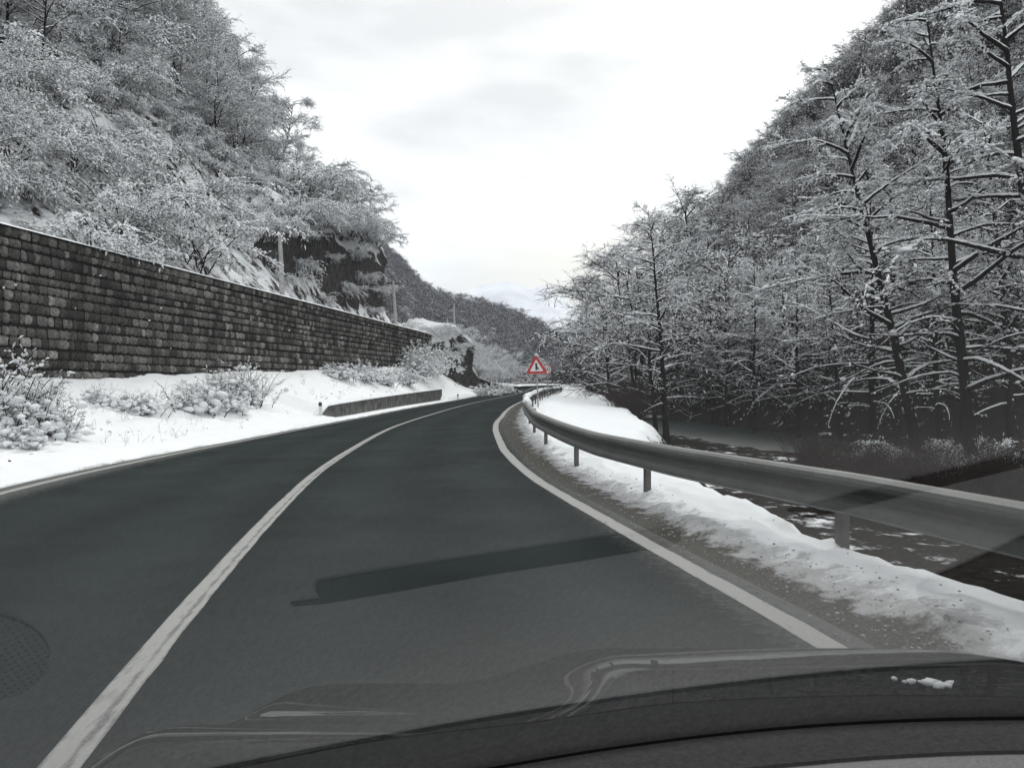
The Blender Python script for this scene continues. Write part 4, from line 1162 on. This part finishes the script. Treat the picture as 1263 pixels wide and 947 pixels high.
# brown scrub right of the snowy shoulder
rng = np.random.default_rng(44)
for i in range(84):
    y = rng.uniform(15, 80); o0 = float(oR(y)) + float(np.interp(y, [14, 18, 26, 40, 60, 72], [2.8, 3.4, 4.8, 5.8, 6.4, 6.3])); o_ = o0 + .1 + 3.6 * rng.random() ** 1.4
    p = road_pt(np.array(s_of_y(y)), o_); z = float(right_h(np.array([p[0]]), np.array([p[1]]))[0])
    z = max(z, p[2] - (o_ - o0) * 1.0 - .15 * (o0 - float(oR(y)) - 1.2), -2.4)
    if min(math.hypot(p[0] - a, p[1] - b) for a, b in RC) < 4.4 or project(p[0], p[1], 0)[0] > 780: continue
    plant(BRUSH[rng.integers(3)], (p[0], p[1], z), rng.random() * 6.28, rng.uniform(.6, 1.1), 'leafless brown shrub between the snowy shoulder and the river, ' + ('nearest the guardrail bend' if y < 30 else 'level with the slim riverbank tree' if y < 52 else 'farthest along'), 'shrub', 'brown shrubs by the river')
for i in range(46):
    y = rng.uniform(21, 52); px = rng.uniform(990, 1320); x = (px - CX) / F * y; z = float(right_h(np.array([x]), np.array([y]))[0])
    if min(math.hypot(x - a, y - b) for a, b in RC) < 4.2: continue
    plant(ARCH[rng.integers(4)] if rng.random() < .12 else BRUSH[rng.integers(3)], (x, y, z), rng.random() * 6.28, rng.uniform(.5, 1.0), 'tangled undergrowth shrub between the riverside tree trunks', 'shrub', 'undergrowth among the riverside trees', rename='undergrowth_shrub')

# ------------------------------------------------------------------ far woods that read as one mass (instanced small trees)
LOW = []
for i in range(4):
    tb, cb, sb = make_tree('low', 500 + i, 8.5, .14); m = MB()
    for a, b in ((tb, 0), (cb, None)):
        for v, f, mm in zip(a.v, a.f, a.m): pass
    base = 0
    vv = np.concatenate(tb.v); tf = tb.f; m.v = list(tb.v); m.f = list(tb.f); m.m = [q_m * 0 for q_m in tb.m]; m.n = tb.n
    for v, f, mm in zip(cb.v, cb.f, cb.m): m.v.append(v); m.f.append(f + tb.n); m.m.append(mm + 1); m.n += len(v)
    me = m.mesh('far_tree', [M['bark'], M['far_twig'], M['snow_far']], smooth=False)
    LOW.append(me)
srcs = bpy.data.collections.new('far_tree_sources')
for i, me in enumerate(LOW):
    o = bpy.data.objects.new('far_tree_source', me); srcs.objects.link(o)
srcs2 = bpy.data.collections.new('hill_tree_sources')
for i, pr in enumerate(CROWN[:4]):
    m = MB()
    # crown and trunk of a mid-distance tree merged for scattering
    tb, cb, sb = make_tree('crown_r', 600 + i, 9.0, .13, near=False)
    m.v = list(tb.v); m.f = list(tb.f); m.m = [q_m * 0 for q_m in tb.m]; m.n = tb.n
    for v, f, mm in zip(cb.v, cb.f, cb.m): m.v.append(v); m.f.append(f + tb.n); m.m.append(mm + 1); m.n += len(v)
    o = bpy.data.objects.new('hill_tree_source', m.mesh('hill_tree', [M['bark'], M['twig'], M['snow_far']], smooth=False)); srcs2.objects.link(o)

def scatter(name, pts, sources, smin, smax, seed, label, cat):
    rng = np.random.default_rng(seed); n = len(pts)
    me = bpy.data.meshes.new(name); me.vertices.add(n); me.vertices.foreach_set('co', np.asarray(pts, np.float32).ravel())
    for k_, a in (('sc', rng.uniform(smin, smax, n)), ('rot', rng.random(n) * 6.28)):
        at = me.attributes.new(k_, 'FLOAT', 'POINT'); at.data.foreach_set('value', a.astype(np.float32))
    o = bpy.data.objects.new(name, me); col.objects.link(o)
    ng = bpy.data.node_groups.new(name, 'GeometryNodeTree')
    ng.interface.new_socket('Geometry', in_out='INPUT', socket_type='NodeSocketGeometry')
    ng.interface.new_socket('Geometry', in_out='OUTPUT', socket_type='NodeSocketGeometry')
    a = ng.nodes; L = ng.links
    gi = a.new('NodeGroupInput'); go = a.new('NodeGroupOutput')
    ci = a.new('GeometryNodeCollectionInfo'); ci.inputs['Collection'].default_value = sources
    ci.inputs['Separate Children'].default_value = True; ci.inputs['Reset Children'].default_value = True
    ip = a.new('GeometryNodeInstanceOnPoints'); ip.inputs['Pick Instance'].default_value = True
    n1 = a.new('GeometryNodeInputNamedAttribute'); n1.data_type = 'FLOAT'; n1.inputs['Name'].default_value = 'sc'
    n2 = a.new('GeometryNodeInputNamedAttribute'); n2.data_type = 'FLOAT'; n2.inputs['Name'].default_value = 'rot'
    cx = a.new('ShaderNodeCombineXYZ'); L.new(n2.outputs['Attribute'], cx.inputs['Z'])
    L.new(gi.outputs[0], ip.inputs['Points']); L.new(ci.outputs[0], ip.inputs['Instance'])
    L.new(cx.outputs[0], ip.inputs['Rotation']); L.new(n1.outputs['Attribute'], ip.inputs['Scale'])
    L.new(ip.outputs[0], go.inputs[0])
    md = o.modifiers.new('scatter', 'NODES'); md.node_group = ng
    tag(o, label, cat, kind='stuff'); return o
rng = np.random.default_rng(91); q_ = []
for _ in range(1900):
    yq = rng.uniform(16, 88); wq = 1.6 + 70 * rng.random() ** 1.2
    if 42 < yq < 75 and wq < 5.5 or wq < 5 and 29 < yq < 46 or yq > 69 + .24 * wq: continue
    x, y, z = left_pos(yq, wq); q_.append((x, y, z - .1))
srcs3 = bpy.data.collections.new('undergrowth_sources')
for i in range(3):
    tb, cb, sb = make_tree('arch', 480 + i, 1.5, .03); m = MB(); m.v = list(tb.v); m.f = list(tb.f); m.m = [q_m * 0 for q_m in tb.m]; m.n = tb.n
    for v, f, mm in zip(cb.v, cb.f, cb.m): m.v.append(v); m.f.append(f + tb.n); m.m.append(mm + 1); m.n += len(v)
    srcs3.objects.link(bpy.data.objects.new('undergrowth_source', m.mesh('undergrowth_clump', [M['limb'], M['twig'], M['snow_far']], smooth=False)))
scatter('undergrowth', q_, srcs3, .35, .95, 5, 'tangle of small snowy twigs covering the left slope between the trees', 'undergrowth')
scatter('upper_wood', rest_right, srcs2, .75, 1.2, 1, 'dense bare wood covering the upper part of the right hill', 'wood')
if rest_left: scatter('slope_wood', rest_left, srcs2, .6, .95, 2, 'bare wood along the crest of the left hill', 'wood')
rng = np.random.default_rng(55); P_ = []
for y in np.arange(246, 470, 5.0):
    for x in np.arange(-150, 120, 5.0):
        xx = x + rng.uniform(-2.4, 2.4); yq = y + rng.uniform(-2.4, 2.4)
        if np.min(np.hypot(CL[::16, 0] - xx, CL[::16, 1] - yq)) < 12: continue
        P_.append((xx, yq))
P_ = np.array(P_); zz = mid_h(P_[:, 0], P_[:, 1]); px, py = project(P_[:, 0], P_[:, 1], zz)
k_ = (px > 440) & (px < 900); pts3 = np.concatenate([P_[k_], zz[k_, None]], 1)
scatter('far_wood', pts3, srcs, .75, 1.2, 3, 'distant dark wood covering the hill that closes the valley', 'wood')

# ------------------------------------------------------------------ snowy roadside plants on the left bank
def cotton_shrub(seed, H, n_st, nblob, spread):
    rng = np.random.default_rng(seed); tb = MB(); sb = MB(); acc = []; c = []; r = []
    for i in range(n_st):
        a = rng.random() * 6.28
        path = grow(rng, (rng.normal() * spread * .35, rng.normal() * spread * .35, -.2), (math.cos(a) * .45, math.sin(a) * .45, 1), H * rng.uniform(.5, 1.15), 5, -.25, .13)
        tube(tb, path, np.linspace(.014, .005, 6), 5, cap=False)
        twigs_on(rng, path, 16, .34, .007, .4, .022, .1, .15, acc)
        for q in range(nblob):
            t = rng.uniform(.3, 1) * 5; j = min(int(t), 4); p = path[j] + (path[j + 1] - path[j]) * (t - j)
            p = p + rng.normal(size=3) * [.025, .025, .01]; rr_ = rng.uniform(.014, .045)
            c.append(p); r.append(rr_)
            for _ in range(4): c.append(p + rng.normal(size=3) * rr_ * [1.1, 1.1, .4]); r.append(rr_ * rng.uniform(.4, .9))
    for i in range(int(n_st * nblob * .5)):   # snow heaped in the lower heart of the plant
        c.append(np.array([rng.normal() * spread * .5, rng.normal() * spread * .5, abs(rng.normal()) * H * .25])); r.append(rng.uniform(.04, .12))
    A = [np.concatenate([q[k_] for q in acc]) for k_ in range(4)]; cb = MB(); ribbons(cb, *A, rng)
    blobs(sb, c, r, rng, .72, 2, .3)
    return ('roadside_shrub', tb.mesh('stems', [M['twig']]), cb.mesh('crown', [M['twig'], M['snow']], smooth=False), sb.mesh('snow', [M['snow']]), H)
COT = [cotton_shrub(700, 1.7, 44, 7, 1.1), cotton_shrub(701, 1.0, 34, 8, .9), cotton_shrub(702, .8, 24, 7, .7), cotton_shrub(703, 1.5, 44, 14, 1.5), cotton_shrub(704, 2.7, 80, 22, 2.3)]
bush = [(8, 16.0, 0, 1.05, 'tallest cotton-topped shrub at the left edge in front of the stone wall'),
        (52, 15.2, 0, .72, 'bare-stemmed shrub with snow tufts beside the one at the left edge'),
        (-25, 14.5, 0, 1.0, 'snowy shrub cut by the left edge of the frame'),
        (18, 13.6, 1, .55, 'small dark-footed snowy shrub nearest the road on the left bank'),
        (120, 21.5, 2, .7, 'low snow-dotted plant at the foot of the wall left of the round white bush'),
        (165, 21.8, 1, .8, 'rounded white bush standing against the foot of the stone wall'),
        (240, 24, 2, 1.3, 'low heap of snow-covered twigs between the two larger wall-foot bushes'),
        (262, 27, 1, 1.1, 'broad snowy bush below the middle of the stone wall'),
        (297, 28, 0, .95, 'taller spiky bush with white tufts below the middle of the stone wall'),
        (285, 25.5, 1, .7, 'dark-hearted snowy bush in front of the spiky bush'),
        (420, 42, 1, 1.1, 'small snowy bush at the wall foot above the marker post'),
        (445, 45, 3, .85, 'snow-heaped bush at the wall foot above the low concrete wall'),
        (470, 47.5, 1, 1.2, 'second snow-heaped bush above the low concrete wall'),
        (497, 52, 3, .9, 'third snow-heaped bush, close to the end of the stone wall'),
        (512, 58, 4, 1.0, 'big white mounded bush in front of the far end of the stone wall'),
        (528, 64, 4, .85, 'white mounded bush against the broken edge of the rock outcrop'),
        (600, 74, 3, 1.0, 'snowy bush on the bank beyond the rock outcrop'),
        (622, 84, 3, .9, 'last snowy bush where the left bank meets the road')]
for px, d, k_, sc, lab in bush:
    x = (px - CX) / F * d; z = bank_z(x, d)
    plant(COT[k_], (x, d, z - .05), px * .7, sc, lab, 'shrub', None)

# dry stems poking through the snow (uncountable)
rng = np.random.default_rng(66); acc = []
for _ in range(420):
    y = rng.uniform(8, 100) if rng.random() < .75 else rng.uniform(8, 24)
    w_ = rng.uniform(.9, 7.5) if y < 30 else rng.uniform(1.3, 5.0)
    p = road_pt(np.array(s_of_y(y)), float(oL(y)) - w_); z = bank_z(p[0], p[1])
    if p[0] < float(wallx(p[1])) + .4 and y < 66: continue
    k_ = rng.integers(1, 7)
    b = np.array([p[0], p[1], z - .03]) + rng.normal(size=(k_, 3)) * [.06, .06, 0]
    t_ = b + np.stack([rng.normal(size=k_) * .07, rng.normal(size=k_) * .07, rng.uniform(.05, .30, k_)], -1)
    m_ = (b + t_) / 2 + rng.normal(size=(k_, 3)) * .012
    acc.append((b, m_, np.full(k_, .007), np.zeros(k_))); acc.append((m_, t_, np.full(k_, .005), np.where(rng.random(k_) < .3, .02, 0)))
A = [np.concatenate([q[k_] for q in acc]) for k_ in range(4)]; mb = MB(); ribbons(mb, *A, rng)
tag(mb.build('dry_grass', [M['brown_twig'], M['snow']], smooth=False), 'dry stems poking through the snow on the left bank', 'grass', kind='stuff')
# dark clods and leaves lying on the bank
mb = MB(); c = []; r = []
for _ in range(260):
    y = rng.uniform(9, 95); w_ = rng.uniform(1.2, 6.5)
    p = road_pt(np.array(s_of_y(y)), float(oL(y)) - w_)
    if p[0] < float(wallx(p[1])) + .4: continue
    c.append((p[0], p[1], bank_z(p[0], p[1]) + .0)); r.append(rng.uniform(.012, .05))
blobs(mb, c, r, rng, .6, 1, .5); tag(mb.build('leaf_litter', M['bark']), 'dark clods and leaves scattered on the left snow bank', 'litter', kind='stuff')
# crumbs of slush and ice along the right verge
mb = MB(); c = []; r = []
for _ in range(1600):
    y = 3.2 + rng.random() ** 1.5 * 48; w_ = np.clip(rng.normal() * .22 + .55, .12, 1.3)
    p = road_pt(np.array(s_of_y(y)), float(oR(y)) + w_, .015 + .1 * float(ss(.5, 1.1, w_))); c.append(p); r.append(rng.uniform(.003, .011))
blobs(mb, c, r, rng, .6, 1, .5); tag(mb.build('slush', simple('dirty_slush', (.30, .30, .29), .7, nscale=9, var=.35)), 'crumbs of slush and ice strewn along the right verge', 'slush', kind='stuff')

# ------------------------------------------------------------------ the car the picture is taken from
XC = .45
def dw(X): return .71 - .42 * (np.asarray(X, float) - XC) ** 2
TAN = math.tan(R(30))
def glass_y(X, z): return dw(X) - (z - 1.0) / TAN
DASH_Z = .999
def to_dash(px, py):
    """the dashboard point whose mirror image in the windscreen stands at this pixel"""
    v = np.array([(px - CX) / F, 1.0, -(py - CY) / F]); lo, hi = 0.0, 1.2
    f = lambda t: t - glass_y(v[0] * t, CAMH + v[2] * t)
    for _ in range(60):
        mid = (lo + hi) / 2
        if f(mid) > 0: hi = mid
        else: lo = mid
    t = lo; p = np.array([0, 0, CAMH]) + v * t
    n = np.array([-(-.84 * (p[0] - XC)), 1.0, 1 / TAN]); n /= np.linalg.norm(n)
    r = v - 2 * (v @ n) * n; k_ = (DASH_Z - p[2]) / r[2]
    return (p + r * k_)[:2]

def mat_carpaint():
    m, ns, ls, p = nodes('dark_car_paint')
    p.inputs['Base Color'].default_value = (.006, .0075, .0075, 1); p.inputs['Metallic'].default_value = .0; p.inputs['Roughness'].default_value = .35
    p.inputs['Specular IOR Level'].default_value = .0; p.inputs['Coat Weight'].default_value = .42; p.inputs['Coat Roughness'].default_value = .05
    t = noise(ns, ls, 12, 6, .7); r = ramp(ns, ls, t.outputs['Fac'], [(.35, .30), (.7, .48)]); ls.new(r.outputs[0], p.inputs['Roughness'])
    r2 = ramp(ns, ls, t.outputs['Fac'], [(.4, .02), (.75, .07)]); ls.new(r2.outputs[0], p.inputs['Coat Roughness'])
    return m
M['carpaint'] = mat_carpaint()
M['rubber'] = simple('black_rubber', (.006, .006, .006), .85)
M['cowl'] = simple('cowl_plastic', (.010, .012, .012), .85, nscale=40, var=.2)
M['dash'] = simple('dash_plastic', (.066, .065, .066), .65, nscale=220, var=.18, bmp=.15)
M['dash_dimmed'] = simple('dimmed_dash_plastic', (.042, .041, .042), .85, nscale=220, var=.18, bmp=.15)  # copy of the dash plastic with dimness put into its colour
M['vent'] = simple('vent_slot', (.008, .008, .008), .85)
def mat_grille():
    m, ns, ls, p = nodes('speaker_mesh')
    t = N(ns, 'ShaderNodeTexCoord'); v = N(ns, 'ShaderNodeTexVoronoi'); v.inputs['Scale'].default_value = 300; v.inputs['Randomness'].default_value = .0
    ls.new(t.outputs['Object'], v.inputs['Vector']); r = ramp(ns, ls, v.outputs['Distance'], [(.3, (.006, .006, .006)), (.42, (.055, .053, .052))])
    ls.new(r.outputs[0], p.inputs['Base Color']); p.inputs['Roughness'].default_value = .8
    return m
def mat_glass():
    m = bpy.data.materials.new('windscreen_glass'); m.use_nodes = True; ns = m.node_tree.nodes; ls = m.node_tree.links; ns.clear()
    o = N(ns, 'ShaderNodeOutputMaterial'); t = N(ns, 'ShaderNodeBsdfTransparent'); t.inputs['Color'].default_value = (.90, .92, .915, 1)
    g_ = N(ns, 'ShaderNodeBsdfGlossy'); g_.inputs['Roughness'].default_value = .0; g_.inputs['Color'].default_value = (1, 1, 1, 1)
    ge = N(ns, 'ShaderNodeNewGeometry'); dp = N(ns, 'ShaderNodeVectorMath', operation='DOT_PRODUCT'); ls.new(ge.outputs['Normal'], dp.inputs[0]); ls.new(ge.outputs['Incoming'], dp.inputs[1])
    ab = N(ns, 'ShaderNodeMath', operation='ABSOLUTE'); ls.new(dp.outputs['Value'], ab.inputs[0])
    iv = N(ns, 'ShaderNodeMath', operation='SUBTRACT', use_clamp=True); iv.inputs[0].default_value = 1.0; ls.new(ab.outputs[0], iv.inputs[1])
    pw = N(ns, 'ShaderNodeMath', operation='POWER'); pw.inputs[1].default_value = 5.0; ls.new(iv.outputs[0], pw.inputs[0])
    k_ = N(ns, 'ShaderNodeMath', operation='MULTIPLY_ADD', use_clamp=True); k_.inputs[1].default_value = .95; k_.inputs[2].default_value = .045; ls.new(pw.outputs[0], k_.inputs[0])
    x = N(ns, 'ShaderNodeMixShader'); ls.new(k_.outputs[0], x.inputs[0]); ls.new(t.outputs[0], x.inputs[1]); ls.new(g_.outputs[0], x.inputs[2]); ls.new(x.outputs[0], o.inputs['Surface'])
    return m

def build_car():
    root = empty('car', (XC, 0, 0)); tag(root, 'dark grey car seen from inside, its bonnet and dashboard across the bottom of the frame', 'car')
    inv = np.array([-XC, 0, 0])
    # bonnet
    u = np.linspace(-.90, .90, 121); v = np.linspace(0, 1, 70)
    Ug, Vg = np.meshgrid(u, v, indexing='ij')
    dr = .92 - .46 * Ug ** 2; df = 2.06 - .28 * np.abs(Ug) ** 2.4; Dg = dr + (df - dr) * Vg
    z = .955 - .10 * (Dg - .8) - .17 * (Dg - .8) ** 2 - .068 * ss(.26, .58, np.abs(Ug)) * ss(.75, 1.1, Dg) - .015 * np.maximum(0, np.abs(Ug) - .68) - .16 * ss(.80, .92, np.abs(Ug)) ** 2
    z -= .35 * ss(1.78, 2.2, Dg) ** 1.3
    mb = MB(); V = np.stack([Ug, Dg, z], -1); grid(mb, V, flip=True)
    V2 = V.copy(); V2[..., 2] -= .02; grid(mb, V2)
    mb.build('bonnet', M['carpaint'], root)
    rear = V[:, 0]; front = V[:, -1]
    # wings, nose and sides down to the sills
    mb = MB()
    for sgn, col_ in ((-1, 0), (1, -1)):
        e = V[col_]; yb = np.concatenate([e[:, 1], ]); 
        rows = []
        for q in np.linspace(0, 1, 12):
            zz = e[:, 2] - .002 + (.22 - e[:, 2]) * q; xx = e[:, 0] + sgn * .035 * math.sin(math.pi * min(1, q * 1.3)); rows.append(np.stack([xx, e[:, 1], zz], -1))
        grid(mb, np.stack(rows), flip=sgn > 0)
    rows = []
    for q in np.linspace(0, 1, 12):
        rows.append(np.stack([front[:, 0], front[:, 1] + .12 * math.sin(math.pi * min(1, q * 1.2)), front[:, 2] - .002 + (.22 - front[:, 2]) * q], -1))
    grid(mb, np.stack(rows))
    for sgn in (-1, 1):     # doors and rear quarters
        ysd = np.linspace(.62, -2.3, 20); rows = []
        for q in np.linspace(0, 1, 10): rows.append(np.stack([np.full(20, sgn * (.90 + .035 * math.sin(math.pi * q))), ysd, np.full(20, .955 - .735 * q)], -1))
        grid(mb, np.stack(rows)); 
    rows = [np.stack([np.linspace(-.9, .9, 12), np.full(12, -2.3 - .1 * math.sin(math.pi * q)), np.full(12, .98 - .76 * q)], -1) for q in np.linspace(0, 1, 8)]; grid(mb, np.stack(rows))
    V3 = np.zeros((12, 6, 3)); V3[..., 0] = np.linspace(-.9, .9, 12)[:, None]; V3[..., 1] = np.linspace(-1.7, -2.3, 6)[None]; V3[..., 2] = .985; grid(mb, V3)
    mb.build('body', M['carpaint'], root)
    # cowl between bonnet and glass
    X = u + XC; w = dw(X); rows = []
    for q, dz in ((-.04, -.02), (.012, -.008), (.03, -.001), (.3, .0), (.7, .0), (1.0, .0)):
        yy_ = rear[:, 1] + (w + .012 - rear[:, 1]) * q; zz = rear[:, 2] + (1.004 - rear[:, 2]) * max(0, q) + dz; rows.append(np.stack([u, yy_, zz], -1))
    mb = MB(); grid(mb, np.stack(rows)); mb.build('cowl', M['cowl'], root)
    # windscreen, with black band at its foot
    Xg_ = np.linspace(-.84, .84, 81); zt = 1.50; q = np.linspace(0, 1, 24)
    Zg_ = .985 + (zt - .985) * q
    def sheet(z0, z1, din, n_=24, hw=.84):
        xg = np.linspace(-hw, hw, 81); zg = np.linspace(z0, z1, n_); XX, ZZ = np.meshgrid(xg, zg, indexing='ij')
        return np.stack([XX, glass_y(XX + XC, ZZ) - din * .5, ZZ - din * .866], -1)
    mb = MB(); grid(mb, sheet(1.012, zt, 0)); mb.build('windscreen', mat_glass(), root)
    xs_ = np.linspace(-.84, .84, 81); yw = dw(xs_ + XC)
    rows = [np.stack([xs_, yw + a_, np.full(81, z_)], -1) for a_, z_ in ((-.004, .96), (-.004, 1.010), (-.001, 1.0145), (.009, 1.0145), (.014, 1.008), (.014, .96))]
    mb = MB(); grid(mb, np.stack(rows), flip=True); mb.build('windscreen_seal', M['rubber'], root)
    # roof and pillars
    mb = MB(); yr = np.linspace(0, 1, 16); xg = np.linspace(-.70, .70, 21); rows = []
    for t_ in yr:
        y0_ = glass_y(xg + XC, 1.49); yy_ = y0_ + (-1.75 - y0_) * t_; rows.append(np.stack([xg, yy_, 1.49 + .05 * math.sin(math.pi * t_) - .06 * (xg / .7) ** 4], -1))
    Vr = np.stack(rows); grid(mb, Vr); Vr2 = Vr.copy(); Vr2[..., 2] -= .03; grid(mb, Vr2, flip=True); mb.build('roof', M['carpaint'], root)
    for sgn in (-1, 1):
        mb = MB(); zz = np.linspace(.95, 1.49, 10); xx = sgn * (.86 - .15 * (zz - .95) / .54); tube(mb, np.stack([xx, glass_y(xx + XC, zz) + .0, zz], -1), .035, 8); mb.build('front_pillar', M['cowl'], root)
        mb = MB(); tube(mb, [(sgn * .86, -2.2, .95), (sgn * .72, -1.75, 1.47)], .05, 8); mb.build('rear_pillar', M['carpaint'], root)
    # wheels
    for sgn in (-1, 1):
        for y in (1.35, -1.35):
            mb = MB(); prof = [(.20, -.10), (.30, -.105), (.325, -.08), (.33, 0), (.325, .08), (.30, .105), (.20, .10)]; a = np.linspace(0, 2 * np.pi, 33)
            Vt = np.array([[(sgn * .80 + o_, y + r_ * math.cos(t_), .33 + r_ * math.sin(t_)) for r_, o_ in prof] for t_ in a]); grid(mb, Vt)
            wo = mb.build('wheel', M['rubber'], root)
            mb = MB(); Vt = np.array([[(sgn * (.80 + .06) , y + r_ * math.cos(t_), .33 + r_ * math.sin(t_)) for r_ in (0.0, .1, .2)] for t_ in a]); grid(mb, Vt); mb.build('rim', M['galv'], wo)
    # dashboard
    xg = np.linspace(-.86, .86, 60); rows = []
    for t_, dz in ((0, -.10), (0.0, 0), (.25, .0), (.5, 0), (.75, 0), (1, 0), (1.05, -.01), (1.09, -.04), (1.1, -.12), (1.05, -.3), (1.0, -.6)):
        f_ = dw(xg + XC) - .003; b_ = np.full_like(xg, .04); rows.append(np.stack([xg, f_ + (b_ - f_) * t_, np.full_like(xg, DASH_Z + dz)], -1))
    mb = MB(); grid(mb, np.stack(rows)); dash = mb.build('dashboard', M['dash'], root, smooth=False)
    rows = [np.stack([xg, f_ - a_, np.full_like(xg, DASH_Z + z_)], -1) for a_, z_ in ((.0, -.02), (.0, .0025), (.03, .0025), (.058, .0025), (.061, -.003))]
    mb = MB(); grid(mb, np.stack(rows)); mb.build('dash_dimming_strip', M['dash_dimmed'], dash, smooth=False)  # added strip, darkened in colour to dim the dash and its reflection over the bonnet
    def patch(name, outline, mat, h=.002, dens=6):
        o = []
        for (a, b), (c_, d_) in zip(outline, outline[1:] + outline[:1]):
            for j in range(dens): o.append(to_dash(a + (c_ - a) * j / dens, b + (d_ - b) * j / dens))
        o = np.array(o); n_ = len(o); cen = o.mean(0)
        top = np.concatenate([np.stack([o[:, 0] - XC, o[:, 1], np.full(n_, DASH_Z + h)], -1), [[cen[0] - XC, cen[1], DASH_Z + h]]])
        bot = top[:n_] - [0, 0, h + .004]; m_ = MB()
        area = np.sum(o[:, 0] * np.roll(o[:, 1], -1) - np.roll(o[:, 0], -1) * o[:, 1])
        m_.add(top[:n_], [list(range(n_)) if area > 0 else list(range(n_))[::-1]])
        grid(m_, np.stack([np.vstack([top[:n_], top[:1]]), np.vstack([bot, bot[:1]])]))
        return m_.build(name, mat, dash, smooth=False)
    patch('defroster_vent', [(391, 716), (430, 709), (520, 695), (620, 680), (720, 665), (800, 653), (828, 649), (839, 655), (838, 664), (826, 671), (790, 677), (700, 692), (600, 707), (500, 725), (400, 742), (362, 745), (358, 742), (395, 737), (389, 726)], M['vent'])
    patch('defroster_vent', [(970, 628), (1040, 611), (1116, 592), (1200, 573), (1290, 550), (1290, 566), (1200, 588), (1110, 610), (995, 637)], M['vent'])
    patch('dark_reflection_patch', [(1300, 640), (1263, 660), (1200, 690), (1142, 714), (1130, 722), (1133, 740), (1165, 762), (1230, 772), (1300, 774)], M['vent'])  # flat black patch added so its mirror image darkens the glass lower right
    patch('speaker_grille', [(-22 + 84 * math.cos(a), 808 + 53 * math.sin(a)) for a in np.linspace(0, 2 * math.pi, 30, endpoint=False)], mat_grille(), dens=1)
    # snow left on the cowl
    rng = np.random.default_rng(9); c = []; r = []
    for px, py, n_, sp in ((1075, 872, 14, 14), (1150, 869, 22, 22), (1120, 870, 5, 8), (905, 881, 5, 6), (865, 882, 4, 5), (1140, 838, 12, 14), (1165, 842, 8, 10), (1190, 869, 4, 6)):
        for _ in range(n_):
            a_ = (px + rng.normal() * sp - CX) / F; e_ = (py + rng.normal() * 1.2 - CY) / F
            zc = .965; d_ = (CAMH - zc) / e_; c.append((a_ * d_ - XC, d_, zc - .002)); r.append(rng.uniform(.0025, .006))
    mb = MB(); blobs(mb, c, r, rng, .6, 1, .4); mb.build('snow_crumbs', M['snow'], root)['kind'] = 'stuff'
build_car()

# ------------------------------------------------------------------ air
def build_haze():
    mb = MB(); box(mb, -1500, 1500, -70, 3700, -6.5, 420)
    m = bpy.data.materials.new('haze'); m.use_nodes = True; ns = m.node_tree.nodes; ns.clear()
    o = ns.new('ShaderNodeOutputMaterial'); v = ns.new('ShaderNodeVolumePrincipled'); v.inputs['Density'].default_value = .00020; v.inputs['Color'].default_value = (.80, .85, .95, 1)
    m.node_tree.links.new(v.outputs[0], o.inputs['Volume'])
    tag(mb.build('haze', m, smooth=False), 'thin winter haze filling the valley', 'haze', kind='stuff')
HAZE = True
if HAZE: build_haze()
